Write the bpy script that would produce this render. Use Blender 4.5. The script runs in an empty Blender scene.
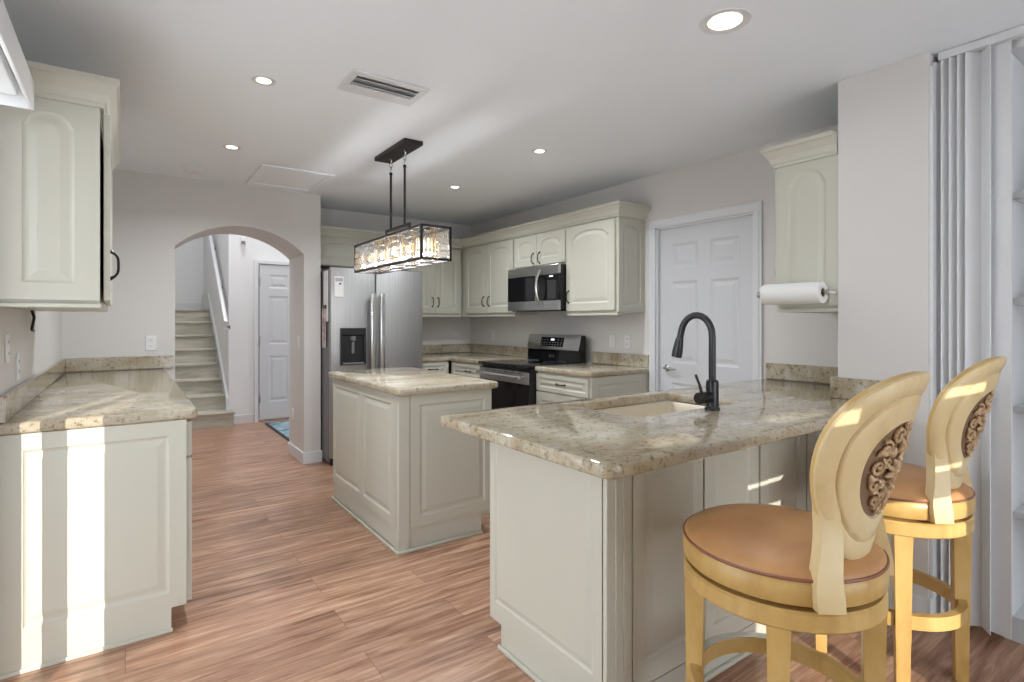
import bpy, bmesh, math, random
from mathutils import Vector, Matrix
random.seed(7)
S = bpy.context.scene
COL = S.collection
PI = math.pi
def rad(a): return a * PI / 180

# ------------------------------------------------------------------ camera, world, sun, exposure
CAM_H = 1.304
cam_d = bpy.data.cameras.new('camera')
cam_d.sensor_width = 36
cam_d.lens = 545 / 1024 * 36
cam_d.shift_y = -20 / 1024
cam_d.clip_start = 0.02
cam = bpy.data.objects.new('camera', cam_d)
COL.objects.link(cam)
cam.location = (0, 0, CAM_H)
cam.rotation_euler = (rad(90), 0, rad(-35.36))
S.camera = cam

world = bpy.data.worlds.new('sky')
S.world = world
world.use_nodes = True
bg = world.node_tree.nodes['Background']
bg.inputs[0].default_value = (0.87, 0.94, 1.0, 1)
bg.inputs[1].default_value = 4.9

SUN_AZ, SUN_EL = rad(22), rad(15)
SUN_DIR = Vector((math.sin(SUN_AZ) * math.cos(SUN_EL), math.cos(SUN_AZ) * math.cos(SUN_EL), -math.sin(SUN_EL)))
sl = bpy.data.lights.new('sun', 'SUN')
sl.energy = 5.0
sl.angle = rad(0.15)
sl.color = (1.0, 0.96, 0.88)
so = bpy.data.objects.new('sun', sl)
COL.objects.link(so)
so.rotation_euler = SUN_DIR.to_track_quat('-Z', 'Y').to_euler()
so.location = (0, -6, 5)

S.view_settings.view_transform = 'Standard'
S.view_settings.look = 'None'
S.view_settings.gamma = 1
S.view_settings.use_curve_mapping = False
S.view_settings.exposure = 0.01
CAN_W = 12.0        # small recessed lights
CAN_BIG_W = 3.5
HALL_W = 78.0
PENDANT_W = 2.2

# ------------------------------------------------------------------ materials
def mat(name, col=(.8, .8, .8), rough=.5, metal=0, **kw):
    m = bpy.data.materials.new(name)
    m.use_nodes = True
    b = m.node_tree.nodes['Principled BSDF']
    b.inputs['Base Color'].default_value = (*col, 1)
    b.inputs['Roughness'].default_value = rough
    b.inputs['Metallic'].default_value = metal
    for k, v in kw.items():
        b.inputs[k.replace('_', ' ')].default_value = v
    return m
def nd(m, t, **kw):
    n = m.node_tree.nodes.new(t)
    for k, v in kw.items():
        if k in n.inputs.keys(): n.inputs[k].default_value = v
        else: setattr(n, k, v)
    return n
def lk(m, a, b): m.node_tree.links.new(a, b)
def bsdf(m): return m.node_tree.nodes['Principled BSDF']
def ramp(m, stops):
    r = nd(m, 'ShaderNodeValToRGB')
    e = r.color_ramp.elements
    while len(e) < len(stops): e.new(0.5)
    for i, (p, c) in enumerate(stops):
        e[i].position = p
        e[i].color = (*c, 1)
    return r
def mixc(m, fac, a, b, blend='MIX'):
    x = nd(m, 'ShaderNodeMix', data_type='RGBA', blend_type=blend)
    for sock, v in ((x.inputs[0], fac), (x.inputs[6], a), (x.inputs[7], b)):
        if hasattr(v, 'is_linked'): lk(m, v, sock)
        elif isinstance(v, (int, float)): sock.default_value = v
        else: sock.default_value = (*v, 1)
    return x.outputs[2]
def objco(m, scale=(1, 1, 1), rot=(0, 0, 0), geo=False):
    t = nd(m, 'ShaderNodeNewGeometry') if geo else nd(m, 'ShaderNodeTexCoord')
    mp = nd(m, 'ShaderNodeMapping')
    mp.inputs['Scale'].default_value = scale
    mp.inputs['Rotation'].default_value = rot
    lk(m, t.outputs['Position'] if geo else t.outputs['Object'], mp.inputs[0])
    return mp.outputs[0]
def mottled(name, col, rough, var=.04, scale=3, bump=0, bscale=200, **kw):
    m = mat(name, col, rough, **kw)
    n = nd(m, 'ShaderNodeTexNoise', Scale=scale, Detail=3.0)
    lk(m, objco(m, geo=True), n.inputs['Vector'])
    lo = tuple(max(0, c * (1 - var)) for c in col); hi = tuple(min(1, c * (1 + var)) for c in col)
    r = ramp(m, [(.3, lo), (.7, hi)])
    lk(m, n.outputs[0], r.inputs[0]); lk(m, r.outputs[0], bsdf(m).inputs['Base Color'])
    if bump:
        n2 = nd(m, 'ShaderNodeTexNoise', Scale=bscale, Detail=2.0)
        lk(m, objco(m, geo=True), n2.inputs['Vector'])
        bp = nd(m, 'ShaderNodeBump', Strength=bump, Distance=.002)
        lk(m, n2.outputs[0], bp.inputs['Height']); lk(m, bp.outputs[0], bsdf(m).inputs['Normal'])
    return m

WALL = mottled('wall_paint', (.69, .662, .642), .6, .015, 1.5, .15, 180)
HALLW = mottled('hall_wall_paint', (.80, .80, .805), .6, .015, 1.5)
CEIL = mottled('ceiling_paint', (.87, .915, .965), .8, .012, 2, .2, 90)
TRIM = mottled('white_trim_paint', (.72, .73, .75), .35, .01)
DOORW = mottled('white_door_paint', (.64, .65, .675), .4, .01)
CAB = mottled('cream_cabinet_paint', (.56, .545, .465), .32, .012, 2)
WHITE = mat('white_plastic', (.8, .8, .8), .4)
PAPER = mat('paper', (.8, .79, .77), .9)
BLACKG = mat('black_glass', (.006, .006, .007), .06)
BLACKP = mat('black_enamel', (.012, .012, .013), .3)
DARK = mat('dark_void', (.01, .01, .01), .8)
PULL = mat('bronze_pull', (.035, .03, .028), .35, .8)
FAUCET = mat('gunmetal_faucet', (.055, .055, .06), .32, .9)
CHROME = mat('satin_nickel', (.55, .55, .55), .25, 1)
LAMPMETAL = mat('dark_bronze_lamp', (.035, .03, .028), .45, .6)
SINKM = mat('beige_sink', (.72, .62, .46), .3)
VANE = mottled('white_blind_vinyl', (.74, .745, .76), .45, .01)
LEDGRAY = mat('grey_display_text', (.4, .4, .42), .4)
GREYSHADE = mat('grey_slot', (.16, .16, .165), .6)
SHADEFAB = mat('window_shade_fabric', (.7, .7, .68), .9)
OUTSIDE = mat('patio_concrete', (.80, .80, .80), .9)
SUNBLOCK = mat('eave_board', (.86, .86, .86), .9)  # for the unseen slab and walls added to block sun

def stainless(name, col, rough, axis):
    m = mat(name, col, rough, 1)
    sc = {'z': (160, 160, 2), 'x': (2, 160, 160), 'y': (160, 2, 160)}[axis]
    n = nd(m, 'ShaderNodeTexNoise', Scale=1.0, Detail=2.0)
    lk(m, objco(m, sc, geo=True), n.inputs['Vector'])
    r = ramp(m, [(.3, tuple(c * .9 for c in col)), (.7, tuple(min(1, c * 1.08) for c in col))])
    lk(m, n.outputs[0], r.inputs[0]); lk(m, r.outputs[0], bsdf(m).inputs['Base Color'])
    return m
STEEL = stainless('brushed_steel_appliance', (.42, .415, .41), .48, 'z')
STEELH = stainless('brushed_steel_trim', (.55, .55, .55), .28, 'y')
STEELB = mat('bright_steel_handle', (.68, .68, .68), .2, 1)
FRSIDE = mat('fridge_side_grey', (.16, .16, .165), .45)

def emis(name, col, s):
    m = mat(name, (0, 0, 0), .5)
    b = bsdf(m)
    b.inputs['Emission Color'].default_value = (*col, 1)
    b.inputs['Emission Strength'].default_value = s
    return m
BAFFLE = mat('cream_baffle', (.80, .74, .60), .4)
LAMPON = emis('lit_lamp', (1, .95, .86), 6)
BULB = emis('lit_bulb', (1, .88, .68), 4)
LEDON = emis('lit_display', (.8, .9, 1), 1.6)

def granite():
    m = mat('granite', (.7, .65, .55), .07)
    co = objco(m, geo=True)
    warp = nd(m, 'ShaderNodeTexNoise', Scale=3.0, Detail=7.0, Roughness=.68)
    lk(m, objco(m, (.9, 3.0, 1.6), (0, 0, .15), geo=True), warp.inputs['Vector'])
    r0 = ramp(m, [(.28, (.26, .20, .12)), (.42, (.39, .325, .225)), (.54, (.455, .40, .305)), (.70, (.56, .52, .445))])
    lk(m, warp.outputs[0], r0.inputs[0])
    fine = nd(m, 'ShaderNodeTexNoise', Scale=48.0, Detail=5.0, Roughness=.7)
    lk(m, co, fine.inputs['Vector'])
    r1 = ramp(m, [(.35, (.36, .28, .20)), (.46, (1, 1, 1)), (.58, (1, 1, 1)), (.68, (1.3, 1.26, 1.18))])
    lk(m, fine.outputs[0], r1.inputs[0])
    c1 = mixc(m, .8, r0.outputs[0], r1.outputs[0], 'MULTIPLY')
    v = nd(m, 'ShaderNodeTexVoronoi', Scale=95.0)
    lk(m, co, v.inputs['Vector'])
    rs = ramp(m, [(.0, (1, 1, 1)), (.16, (1, 1, 1)), (.24, (0, 0, 0))])
    lk(m, v.outputs['Distance'], rs.inputs[0])
    ms = nd(m, 'ShaderNodeTexNoise', Scale=7.0, Detail=3.0)
    lk(m, co, ms.inputs['Vector'])
    rm = ramp(m, [(.46, (0, 0, 0)), (.60, (1, 1, 1))])
    lk(m, ms.outputs[0], rm.inputs[0])
    fac = mixc(m, 1.0, rs.outputs[0], rm.outputs[0], 'MULTIPLY')
    c2 = mixc(m, fac, c1, (.15, .10, .07))
    lk(m, c2, bsdf(m).inputs['Base Color'])
    return m
GRANITE = granite()

def floorwood():
    m = mat('laminate_floor', (.4, .25, .15), .28)
    co = objco(m, geo=True)
    br = nd(m, 'ShaderNodeTexBrick', offset=.37, offset_frequency=2)
    br.inputs['Scale'].default_value = 1.0
    br.inputs['Brick Width'].default_value = 1.22
    br.inputs['Row Height'].default_value = .19
    br.inputs['Mortar Size'].default_value = .0012
    br.inputs['Mortar Smooth'].default_value = .3
    br.inputs['Bias'].default_value = 0
    br.inputs['Color1'].default_value = (0, 0, 0, 1)
    br.inputs['Color2'].default_value = (1, 1, 1, 1)
    br.inputs['Mortar'].default_value = (.5, .5, .5, 1)
    lk(m, co, br.inputs['Vector'])
    vm = nd(m, 'ShaderNodeVectorMath', operation='MULTIPLY_ADD')
    sc = nd(m, 'ShaderNodeVectorMath', operation='SCALE')
    sc.inputs['Scale'].default_value = 7.0
    lk(m, br.outputs['Color'], sc.inputs[0])
    ad = nd(m, 'ShaderNodeVectorMath', operation='ADD')
    lk(m, co, ad.inputs[0]); lk(m, sc.outputs[0], ad.inputs[1])
    mp = nd(m, 'ShaderNodeMapping'); mp.inputs['Scale'].default_value = (2.0, 26, 1)
    lk(m, ad.outputs[0], mp.inputs[0])
    g = nd(m, 'ShaderNodeTexNoise', Scale=1.3, Detail=7.0, Roughness=.62, Distortion=.7)
    lk(m, mp.outputs[0], g.inputs['Vector'])
    r = ramp(m, [(.27, (.11, .048, .028)), (.41, (.30, .15, .09)), (.52, (.41, .23, .148)), (.70, (.61, .39, .265))])
    lk(m, g.outputs[0], r.inputs[0])
    tone = mixc(m, .13, r.outputs[0], br.outputs['Color'], 'OVERLAY')
    c = mixc(m, br.outputs['Fac'], tone, (.17, .09, .055))
    lk(m, c, bsdf(m).inputs['Base Color'])
    return m
FLOOR = floorwood()

def woodmat(name, stops, rough, scale, sc=(1, 1, 1), geo=False):
    m = mat(name, stops[0][1], rough)
    g = nd(m, 'ShaderNodeTexNoise', Scale=scale, Detail=6.0, Roughness=.6, Distortion=.4)
    lk(m, objco(m, sc, geo=geo), g.inputs['Vector'])
    r = ramp(m, stops)
    lk(m, g.outputs[0], r.inputs[0]); lk(m, r.outputs[0], bsdf(m).inputs['Base Color'])
    return m
HONEY = woodmat('honey_distressed_wood', [(.25, (.24, .115, .032)), (.38, (.48, .285, .085)), (.56, (.60, .39, .135)), (.8, (.68, .49, .22))], .33, 7, (1, 1, .35))
HONEYB = woodmat('pale_honey_back_wood', [(.25, (.50, .335, .15)), (.45, (.68, .515, .265)), (.7, (.75, .61, .36))], .33, 5, (1, 1, .5))
CARVED = woodmat('carved_relief_wood', [(.3, (.30, .17, .08)), (.6, (.62, .43, .24)), (.8, (.72, .55, .35))], .45, 30)
CARVEDBG = mat('dark_glazed_recess', (.20, .115, .06), .6)
def leather():
    m = woodmat('tan_leather', [(.3, (.44, .215, .085)), (.7, (.58, .305, .125))], .42, 5)
    n = nd(m, 'ShaderNodeTexVoronoi', Scale=260.0)
    lk(m, objco(m), n.inputs['Vector'])
    bp = nd(m, 'ShaderNodeBump', Strength=.12, Distance=.001)
    lk(m, n.outputs[0], bp.inputs['Height']); lk(m, bp.outputs[0], bsdf(m).inputs['Normal'])
    return m
LEATHER = leather()
PIPING = mat('dark_leather_piping', (.26, .10, .055), .4)
STAIRW = woodmat('grey_oak_stair', [(.3, (.34, .32, .26)), (.5, (.50, .475, .395)), (.75, (.62, .59, .50))], .5, 3, (1, 8, 8), True)
def rugmat():
    m = mat('blue_rug_pile', (.1, .25, .3), .95)
    n = nd(m, 'ShaderNodeTexNoise', Scale=9.0, Detail=5.0)
    lk(m, objco(m, geo=True), n.inputs['Vector'])
    r = ramp(m, [(.3, (.07, .14, .19)), (.5, (.20, .32, .38)), (.7, (.42, .50, .53))])
    lk(m, n.outputs[0], r.inputs[0]); lk(m, r.outputs[0], bsdf(m).inputs['Base Color'])
    return m
RUG = rugmat()
RUGB = mat('dark_rug_binding', (.03, .04, .06), .9)
CRYSTAL = mat('crystal_glass', (.97, .96, .94), .04, 0, Transmission_Weight=.92, IOR=1.5, Alpha=.72)
AMBER = mat('amber_crystal_glass', (.93, .74, .50), .06, 0, Transmission_Weight=.88, IOR=1.5, Alpha=.75)
GLASSP = mat('window_glass', (1, 1, 1), 0, 0, Transmission_Weight=1.0, IOR=1.0)

# ------------------------------------------------------------------ mesh helpers
class MB:
    def __init__(s): s.v = []; s.f = []
    def add(s, vs, fs, M=None):
        o = len(s.v)
        s.v += [tuple(M @ Vector(v)) if M else tuple(v) for v in vs]
        s.f += [tuple(i + o for i in f) for f in fs]
        return s
    def bm(s, b, M=None):
        b.verts.index_update()
        s.add([v.co[:] for v in b.verts], [[v.index for v in f.verts] for f in b.faces], M)
        b.free(); return s
    def box(s, a, b, bev=0, seg=2, M=None):
        a, b = [min(p, q) for p, q in zip(a, b)], [max(p, q) for p, q in zip(a, b)]
        m = bmesh.new()
        bmesh.ops.create_cube(m, size=1)
        for v in m.verts:
            v.co = Vector([(a[i] + b[i]) / 2 + v.co[i] * (b[i] - a[i]) for i in range(3)])
        if bev: bmesh.ops.bevel(m, geom=m.edges[:], offset=bev, segments=seg, affect='EDGES', profile=.5)
        return s.bm(m, M)
    def prism(s, pts, axis, lo, hi, M=None):
        """extrude a closed 2-D outline along an axis"""
        def P(u, w, t): return {'x': (t, u, w), 'y': (u, t, w), 'z': (u, w, t)}[axis]
        n = len(pts)
        vs = [P(*p, lo) for p in pts] + [P(*p, hi) for p in pts]
        fs = [tuple(range(n))[::-1], tuple(range(n, 2 * n))] + [(i, (i + 1) % n, n + (i + 1) % n, n + i) for i in range(n)]
        return s.add(vs, fs, M)
    def lathe(s, prof, n=32, c=(0, 0, 0), M=None):
        vs, fs = [], []
        for r, z in prof:
            for k in range(n):
                a = 2 * PI * k / n
                vs.append((c[0] + r * math.cos(a), c[1] + r * math.sin(a), c[2] + z))
        for i in range(len(prof) - 1):
            for k in range(n):
                fs.append((i * n + k, i * n + (k + 1) % n, (i + 1) * n + (k + 1) % n, (i + 1) * n + k))
        if prof[0][0] > 1e-6: fs.append(tuple(range(n))[::-1])
        if prof[-1][0] > 1e-6: fs.append(tuple(range((len(prof) - 1) * n, len(prof) * n)))
        return s.add(vs, fs, M)
    def ring(s, prof, n=48, c=(0, 0, 0), M=None):
        """closed profile revolved"""
        vs, fs = [], []
        m = len(prof)
        for r, z in prof:
            for k in range(n):
                a = 2 * PI * k / n
                vs.append((c[0] + r * math.cos(a), c[1] + r * math.sin(a), c[2] + z))
        for i in range(m):
            j = (i + 1) % m
            for k in range(n):
                fs.append((i * n + k, i * n + (k + 1) % n, j * n + (k + 1) % n, j * n + k))
        return s.add(vs, fs, M)
    def cyl(s, a, b, r, r2=None, n=20, M=None):
        return s.tube([a, b], [r, r if r2 is None else r2], n, M)
    def tube(s, pts, r, n=10, M=None, closed=False):
        pts = [Vector(p) for p in pts]
        N = len(pts)
        rs = r if isinstance(r, (list, tuple)) else [r] * N
        vs, fs, up = [], [], None
        for i, p in enumerate(pts):
            if closed: t = pts[(i + 1) % N] - pts[i - 1]
            else: t = pts[min(i + 1, N - 1)] - pts[max(i - 1, 0)]
            t.normalize()
            if up is None: up = t.orthogonal().normalized()
            up = (up - t * up.dot(t)).normalized()
            w = t.cross(up)
            for k in range(n):
                a = 2 * PI * k / n
                vs.append(tuple(p + (up * math.cos(a) + w * math.sin(a)) * rs[i]))
        for i in range(N if closed else N - 1):
            j = (i + 1) % N
            for k in range(n):
                fs.append((i * n + k, i * n + (k + 1) % n, j * n + (k + 1) % n, j * n + k))
        if not closed: fs += [tuple(range(n))[::-1], tuple(range((N - 1) * n, N * n))]
        return s.add(vs, fs, M)
    def sweep(s, path, prof, z0=0, M=None):
        """mitred sweep of (outward, z) profile along a 2-D path; outward is right of travel"""
        P = [Vector(p) for p in path]
        vs, fs = [], []
        n = len(prof)
        for i, p in enumerate(P):
            d1 = (P[i] - P[i - 1]).normalized() if i else (P[1] - P[0]).normalized()
            d2 = (P[i + 1] - P[i]).normalized() if i < len(P) - 1 else d1
            n1, n2 = Vector((d1.y, -d1.x)), Vector((d2.y, -d2.x))
            b = (n1 + n2); b = b / max(.2, (1 + n1.dot(n2)))
            for o, z in prof: vs.append((p.x + b.x * o, p.y + b.y * o, z0 + z))
        for i in range(len(P) - 1):
            for k in range(n):
                q = (k + 1) % n
                fs.append((i * n + k, i * n + q, (i + 1) * n + q, (i + 1) * n + k))
        fs += [tuple(range(n))[::-1], tuple(range((len(P) - 1) * n, len(P) * n))]
        return s.add(vs, fs, M)
    def panel(s, W, H, T, rects, prof, M=None):
        """slab with its front at y=0 (facing -y), back at y=T; every rect gets the moulded profile (inset, depth)"""
        xs = sorted({0, W, *[r[0] for r in rects], *[r[2] for r in rects]})
        zs = sorted({0, H, *[r[1] for r in rects], *[r[3] for r in rects]})
        b = bmesh.new()
        cache = {}
        def V(x, y, z):
            k = (round(x, 5), round(y, 5), round(z, 5))
            if k not in cache: cache[k] = b.verts.new((x, y, z))
            return cache[k]
        for i in range(len(xs) - 1):
            for j in range(len(zs) - 1):
                cx, cz = (xs[i] + xs[i + 1]) / 2, (zs[j] + zs[j + 1]) / 2
                if any(r[0] < cx < r[2] and r[1] < cz < r[3] for r in rects): continue
                b.faces.new([V(xs[i], 0, zs[j]), V(xs[i + 1], 0, zs[j]), V(xs[i + 1], 0, zs[j + 1]), V(xs[i], 0, zs[j + 1])])
        for r in rects:
            prev = None
            for ins, dep in [(0, 0)] + prof:
                lp = [V(r[0] + ins, dep, r[1] + ins), V(r[2] - ins, dep, r[1] + ins), V(r[2] - ins, dep, r[3] - ins), V(r[0] + ins, dep, r[3] - ins)]
                if prev:
                    for k in range(4): b.faces.new([prev[k], prev[(k + 1) % 4], lp[(k + 1) % 4], lp[k]])
                prev = lp
            b.faces.new(prev)
        rim = [(0, 0), (W, 0), (W, H), (0, H)]
        bk = [b.verts.new((x, T, z)) for x, z in rim]
        fr = [b.verts.new((x, 0, z)) for x, z in rim]
        for k in range(4): b.faces.new([fr[k], bk[k], bk[(k + 1) % 4], fr[(k + 1) % 4]])
        b.faces.new(bk[::-1])
        return s.bm(b, M)
    def archpanel(s, W, H, T, fw, rise, prof, M=None, side=None):
        """door slab with one cathedral-arched raised panel"""
        NA = 20
        def outline(ins):
            fx = (side or fw) + ins
            x0, x1, z0, zt = fx, W - fx, fw + ins, H - fw * .8 - ins
            zs = zt - rise
            pts = [(x0, z0), (x1, z0), (x1, zs)]
            for k in range(NA + 1):
                u = 1 - 2 * k / NA
                f = math.sqrt(max(0, 1 - u * u))
                pts.append(((x0 + x1) / 2 + u * (x1 - x0) / 2 * .9, zs + .006 + (rise - .006) * f))
            pts.append((x0, zs))
            return pts
        n = NA + 5 - 1
        def rect():
            pts = [(0, 0), (W, 0), (W, H)]
            for k in range(NA + 1): pts.append((W - W * (k + .5) / (NA + 1), H))
            pts.append((0, H))
            return pts
        loops = [(rect(), T), (rect(), 0), (outline(0), 0)] + [(outline(i), d) for i, d in prof]
        vs, fs = [], []
        n = len(loops[0][0])
        for pts, d in loops: vs += [(x, d, z) for x, z in pts]
        for l in range(len(loops) - 1):
            for k in range(n):
                q = (k + 1) % n
                fs.append((l * n + k, l * n + q, (l + 1) * n + q, (l + 1) * n + k))
        fs.append(tuple(range((len(loops) - 1) * n, len(loops) * n)))
        fs.append(tuple(range(n))[::-1])
        return s.add(vs, fs, M)

XF = {}
def ident(p):
    if p is None: return Matrix()
    return XF.get(p.name, Matrix())
def obj(name, mb, m, parent=None, world=False, smooth=20):
    me = bpy.data.meshes.new(name)
    vs = mb.v
    if world and parent is not None:
        inv = ident(parent).inverted()
        vs = [tuple(inv @ Vector(v)) for v in vs]
    me.from_pydata(vs, [], mb.f)
    b = bmesh.new(); b.from_mesh(me)
    bmesh.ops.remove_doubles(b, verts=b.verts, dist=1e-6)
    bmesh.ops.recalc_face_normals(b, faces=b.faces)
    b.to_mesh(me); b.free()
    if smooth:
        for p in me.polygons: p.use_smooth = True
        me.set_sharp_from_angle(angle=rad(smooth))
    me.materials.append(m)
    o = bpy.data.objects.new(name, me)
    COL.objects.link(o)
    if parent is not None:
        o.parent = parent
        XF[o.name] = ident(parent)
    return o
def tag(o, label, cat, group=None):
    o['label'] = label; o['category'] = cat
    if group: o['group'] = group
    return o
def thing(name, label, cat, loc=(0, 0, 0), rz=0, group=None):
    o = bpy.data.objects.new(name, None)
    COL.objects.link(o)
    o.empty_display_size = .1
    o.location = loc; o.rotation_euler = (0, 0, rz)
    XF[o.name] = Matrix.Translation(Vector(loc)) @ Matrix.Rotation(rz, 4, 'Z')
    return tag(o, label, cat, group)
def struct(name, mb, m, parent=None, smooth=20):
    o = obj(name, mb, m, parent, smooth=smooth)
    if parent is None: o['kind'] = 'structure'
    return o
def copy_tree(o, parent=None):
    c = o.copy(); COL.objects.link(c)
    if parent is not None: c.parent = parent
    for ch in list(o.children): copy_tree(ch, c)
    return c
def dup(o, loc, rz, label, group=None):
    c = copy_tree(o); c.location = loc; c.rotation_euler = (0, 0, rz); c['label'] = label
    if group: c['group'] = group
    return c
def slab(xs, ys, keep, z0, z1, bev, corners=()):
    """worktop from kept cells of a grid; bevelled rim; corners = [(x, y, r)] rounded in plan"""
    b = bmesh.new(); cache = {}
    def V(x, y):
        if (x, y) not in cache: cache[(x, y)] = b.verts.new((x, y, z0))
        return cache[(x, y)]
    for i in range(len(xs) - 1):
        for j in range(len(ys) - 1):
            if keep((xs[i] + xs[i + 1]) / 2, (ys[j] + ys[j + 1]) / 2):
                b.faces.new([V(xs[i], ys[j]), V(xs[i + 1], ys[j]), V(xs[i + 1], ys[j + 1]), V(xs[i], ys[j + 1])])
    r = bmesh.ops.extrude_face_region(b, geom=b.faces[:])
    for v in [g for g in r['geom'] if isinstance(g, bmesh.types.BMVert)]: v.co.z = z1
    bmesh.ops.recalc_face_normals(b, faces=b.faces)
    for x, y, rr in corners:
        es = [e for e in b.edges if all(abs(v.co.x - x) < 1e-4 and abs(v.co.y - y) < 1e-4 for v in e.verts)]
        if es: bmesh.ops.bevel(b, geom=es, offset=rr, segments=6, affect='EDGES', profile=.5)
    es = [e for e in b.edges if len(e.link_faces) == 2 and abs(e.verts[0].co.z - e.verts[1].co.z) < 1e-5 and e.calc_face_angle(0) > 1.2]
    bmesh.ops.bevel(b, geom=es, offset=bev, segments=3, affect='EDGES', profile=.5)
    return MB().bm(b)

# ------------------------------------------------------------------ the setting
ZC = 2.465
XL, XS_, YA, YB = -.377, 3.43, 5.15, 5.70
YR = -2.2
struct('floor', MB().box((-.6, YR - .1, -.1), (4.4, 8.0, 0)), FLOOR, smooth=0)
struct('ceiling', MB().box((-.6, YR - .1, ZC), (4.4, 5.70, ZC + .1)), CEIL, smooth=0)
w = MB()
w.box((XL - .12, 2.68, 0), (XL, YA, ZC)).box((XL - .12, .88, 2.06), (XL, 2.68, ZC)).box((XL - .12, YR, 0), (XL, .88, ZC))
struct('wall_left', w, WALL, smooth=0)
# arch wall
pts = [(XL - .12, 0), (.327, 0)]
zsp, rise, hw, cx = 1.91, .208, (1.33 - .327) / 2, (1.33 + .327) / 2
Rr = (hw * hw + rise * rise) / (2 * rise)
a0 = math.asin(hw / Rr)
for k in range(25):
    a = -a0 + 2 * a0 * k / 24
    pts.append((cx + Rr * math.sin(a), zsp + rise - Rr + Rr * math.cos(a)))
pts += [(1.33, 0), (1.478, 0), (1.478, ZC), (XL - .12, ZC)]
struct('wall_arch', MB().prism(pts, 'y', YA, YB), WALL, smooth=30)
struct('wall_back', MB().box((1.478, YB, 0), (XS_ + .12, YB + .1, ZC)), WALL, smooth=0)
# stove wall with the pantry doorway
DY0, DY1, DZ = 2.035, 2.858, 2.035
w = MB()
w.box((XS_, DY1, 0), (XS_ + .12, YB, ZC)).box((XS_, 1.243, 0), (XS_ + .12, DY0, ZC)).box((XS_, DY0, DZ), (XS_ + .12, DY1, ZC))
struct('wall_stove', w, WALL, smooth=0)
CX = 2.82
struct('wall_column', MB().box((CX, .875, 0), (XS_ + .12, 1.243, ZC), .004, 2), WALL)
# right side beyond the column
w = MB().box((3.30, -1.3, 0), (3.42, .873, ZC)).box((2.92, YR, 0), (3.42, -1.3, ZC)).box((2.92, -1.3, 2.40), (3.30, .873, ZC))
struct('wall_right', w, HALLW, smooth=0)
# rear wall (behind the viewpoint) with windows and a wide glazed opening
w = MB()
def hole_wall(w, x0, x1, z1, holes, y0, y1):
    xs = sorted({x0, x1, *[h[0] for h in holes], *[h[2] for h in holes]})
    for a, b in zip(xs, xs[1:]):
        hs = sorted([h for h in holes if h[0] < (a + b) / 2 < h[2]], key=lambda h: h[1])
        z = 0
        for h in hs:
            if h[1] > z: w.box((a, y0, z), (b, y1, h[1]))
            z = h[3]
        if z < z1: w.box((a, y0, z), (b, y1, z1))
RW = [(-.22, .0, .23, 2.03), (.55, .0, 1.20, 2.03), (1.38, .0, 3.30, 2.38)]
hole_wall(w, XL - .12, 3.42, ZC, RW, YR - .12, YR)
struct('wall_rear', w, WALL, smooth=0)
# trims
bbp = [(0, 0), (.014, 0), (.014, .085), (.008, .105), (0, .11)]
struct('baseboard_arch', MB().sweep([(1.33, YB), (1.33, YA), (1.478, YA), (1.478, 5.6)][::-1], [(-o, z) for o, z in bbp][::-1]) if False else
       MB().sweep([(1.3295, YB - .002), (1.3295, YA - .0005), (1.4785, YA - .0005), (1.4785, 5.45)], [(-o, z) for o, z in bbp]) if False else
       MB().box((1.315, YA - .015, 0), (1.3295, YB, .105), .003).box((1.315, YA - .0155, 0), (1.489, YA - .0005, .105), .003), TRIM)
struct('baseboard_column', MB().box((CX - .015, .865, 0), (CX - .0005, 1.19, .11), .004).box((CX - .015, .862, 0), (2.92, .8745, .11), .004), TRIM)
struct('trim_column_jamb', MB().box((CX + .004, .861, .11), (2.905, .8745, 2.40), .002), TRIM)

# pantry doorway casing and door
cas = [(.0, .0), (.062, .0), (.062, .012), (.045, .018), (.012, .014), (.0, .008)]
def casing(mb, X, y0, y1, z1, w=.062, t=.018, face=-1):
    for (a, b) in ((y0 - w, y0), (y1, y1 + w)):
        mb.box((X, a, 0), (X + face * t, b, z1), .004)
        mb.box((X, a + .018, 0), (X + face * (t + .004), b - .018, z1), .003)
    mb.box((X, y0 - w, z1), (X + face * t, y1 + w, z1 + w), .004)
    mb.box((X, y0 - w + .018, z1 + .018), (X + face * (t + .004), y1 + w - .018, z1 + w - .018), .003)
mb = MB(); casing(mb, XS_ - .0005, DY0, DY1, DZ)
mb.box((XS_, DY1 - .012, 0), (XS_ + .11, DY1 - .0005, DZ)).box((XS_, DY0 + .0005, 0), (XS_ + .11, DY0 + .012, DZ)).box((XS_, DY0, DZ - .012), (XS_ + .11, DY1, DZ - .0005))
struct('trim_pantry', mb, TRIM)
SIX = [(.018, .008), (.03, .008), (.055, .002)]
def six_panel(W, H):
    st, mid = .11, .1
    pw = (W - 2 * st - mid) / 2
    rects = []
    for x0 in (st, st + pw + mid):
        for z0, z1 in ((.22, .82), (.97, 1.60), (1.70, H - .12)):
            rects.append((x0, z0, x0 + pw, z1))
    return rects
W6, H6 = DY1 - DY0 - .030, DZ - .024
pd = thing('door_1', None, None, (XS_ + .03, DY1 - .015, .008), rad(-90))
del pd['label']; del pd['category']; pd['kind'] = 'structure'
obj('door_leaf', MB().panel(W6, H6, .035, six_panel(W6, H6), SIX), DOORW, pd, smooth=0)
hb = MB().lathe([(0, 0), (.028, 0), (.028, .006), (.012, .012), (.010, .045), (0, .045)], 20, M=Matrix.Translation((.07, 0, .93)) @ Matrix.Rotation(rad(90), 4, 'X'))
hb.tube([(.07, -.042, .93), (.09, -.048, .932), (.13, -.045, .93), (.175, -.04, .925)], [.009, .009, .008, .006], 10)
obj('lever_handle', hb, CHROME, pd)
kb = MB()
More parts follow.
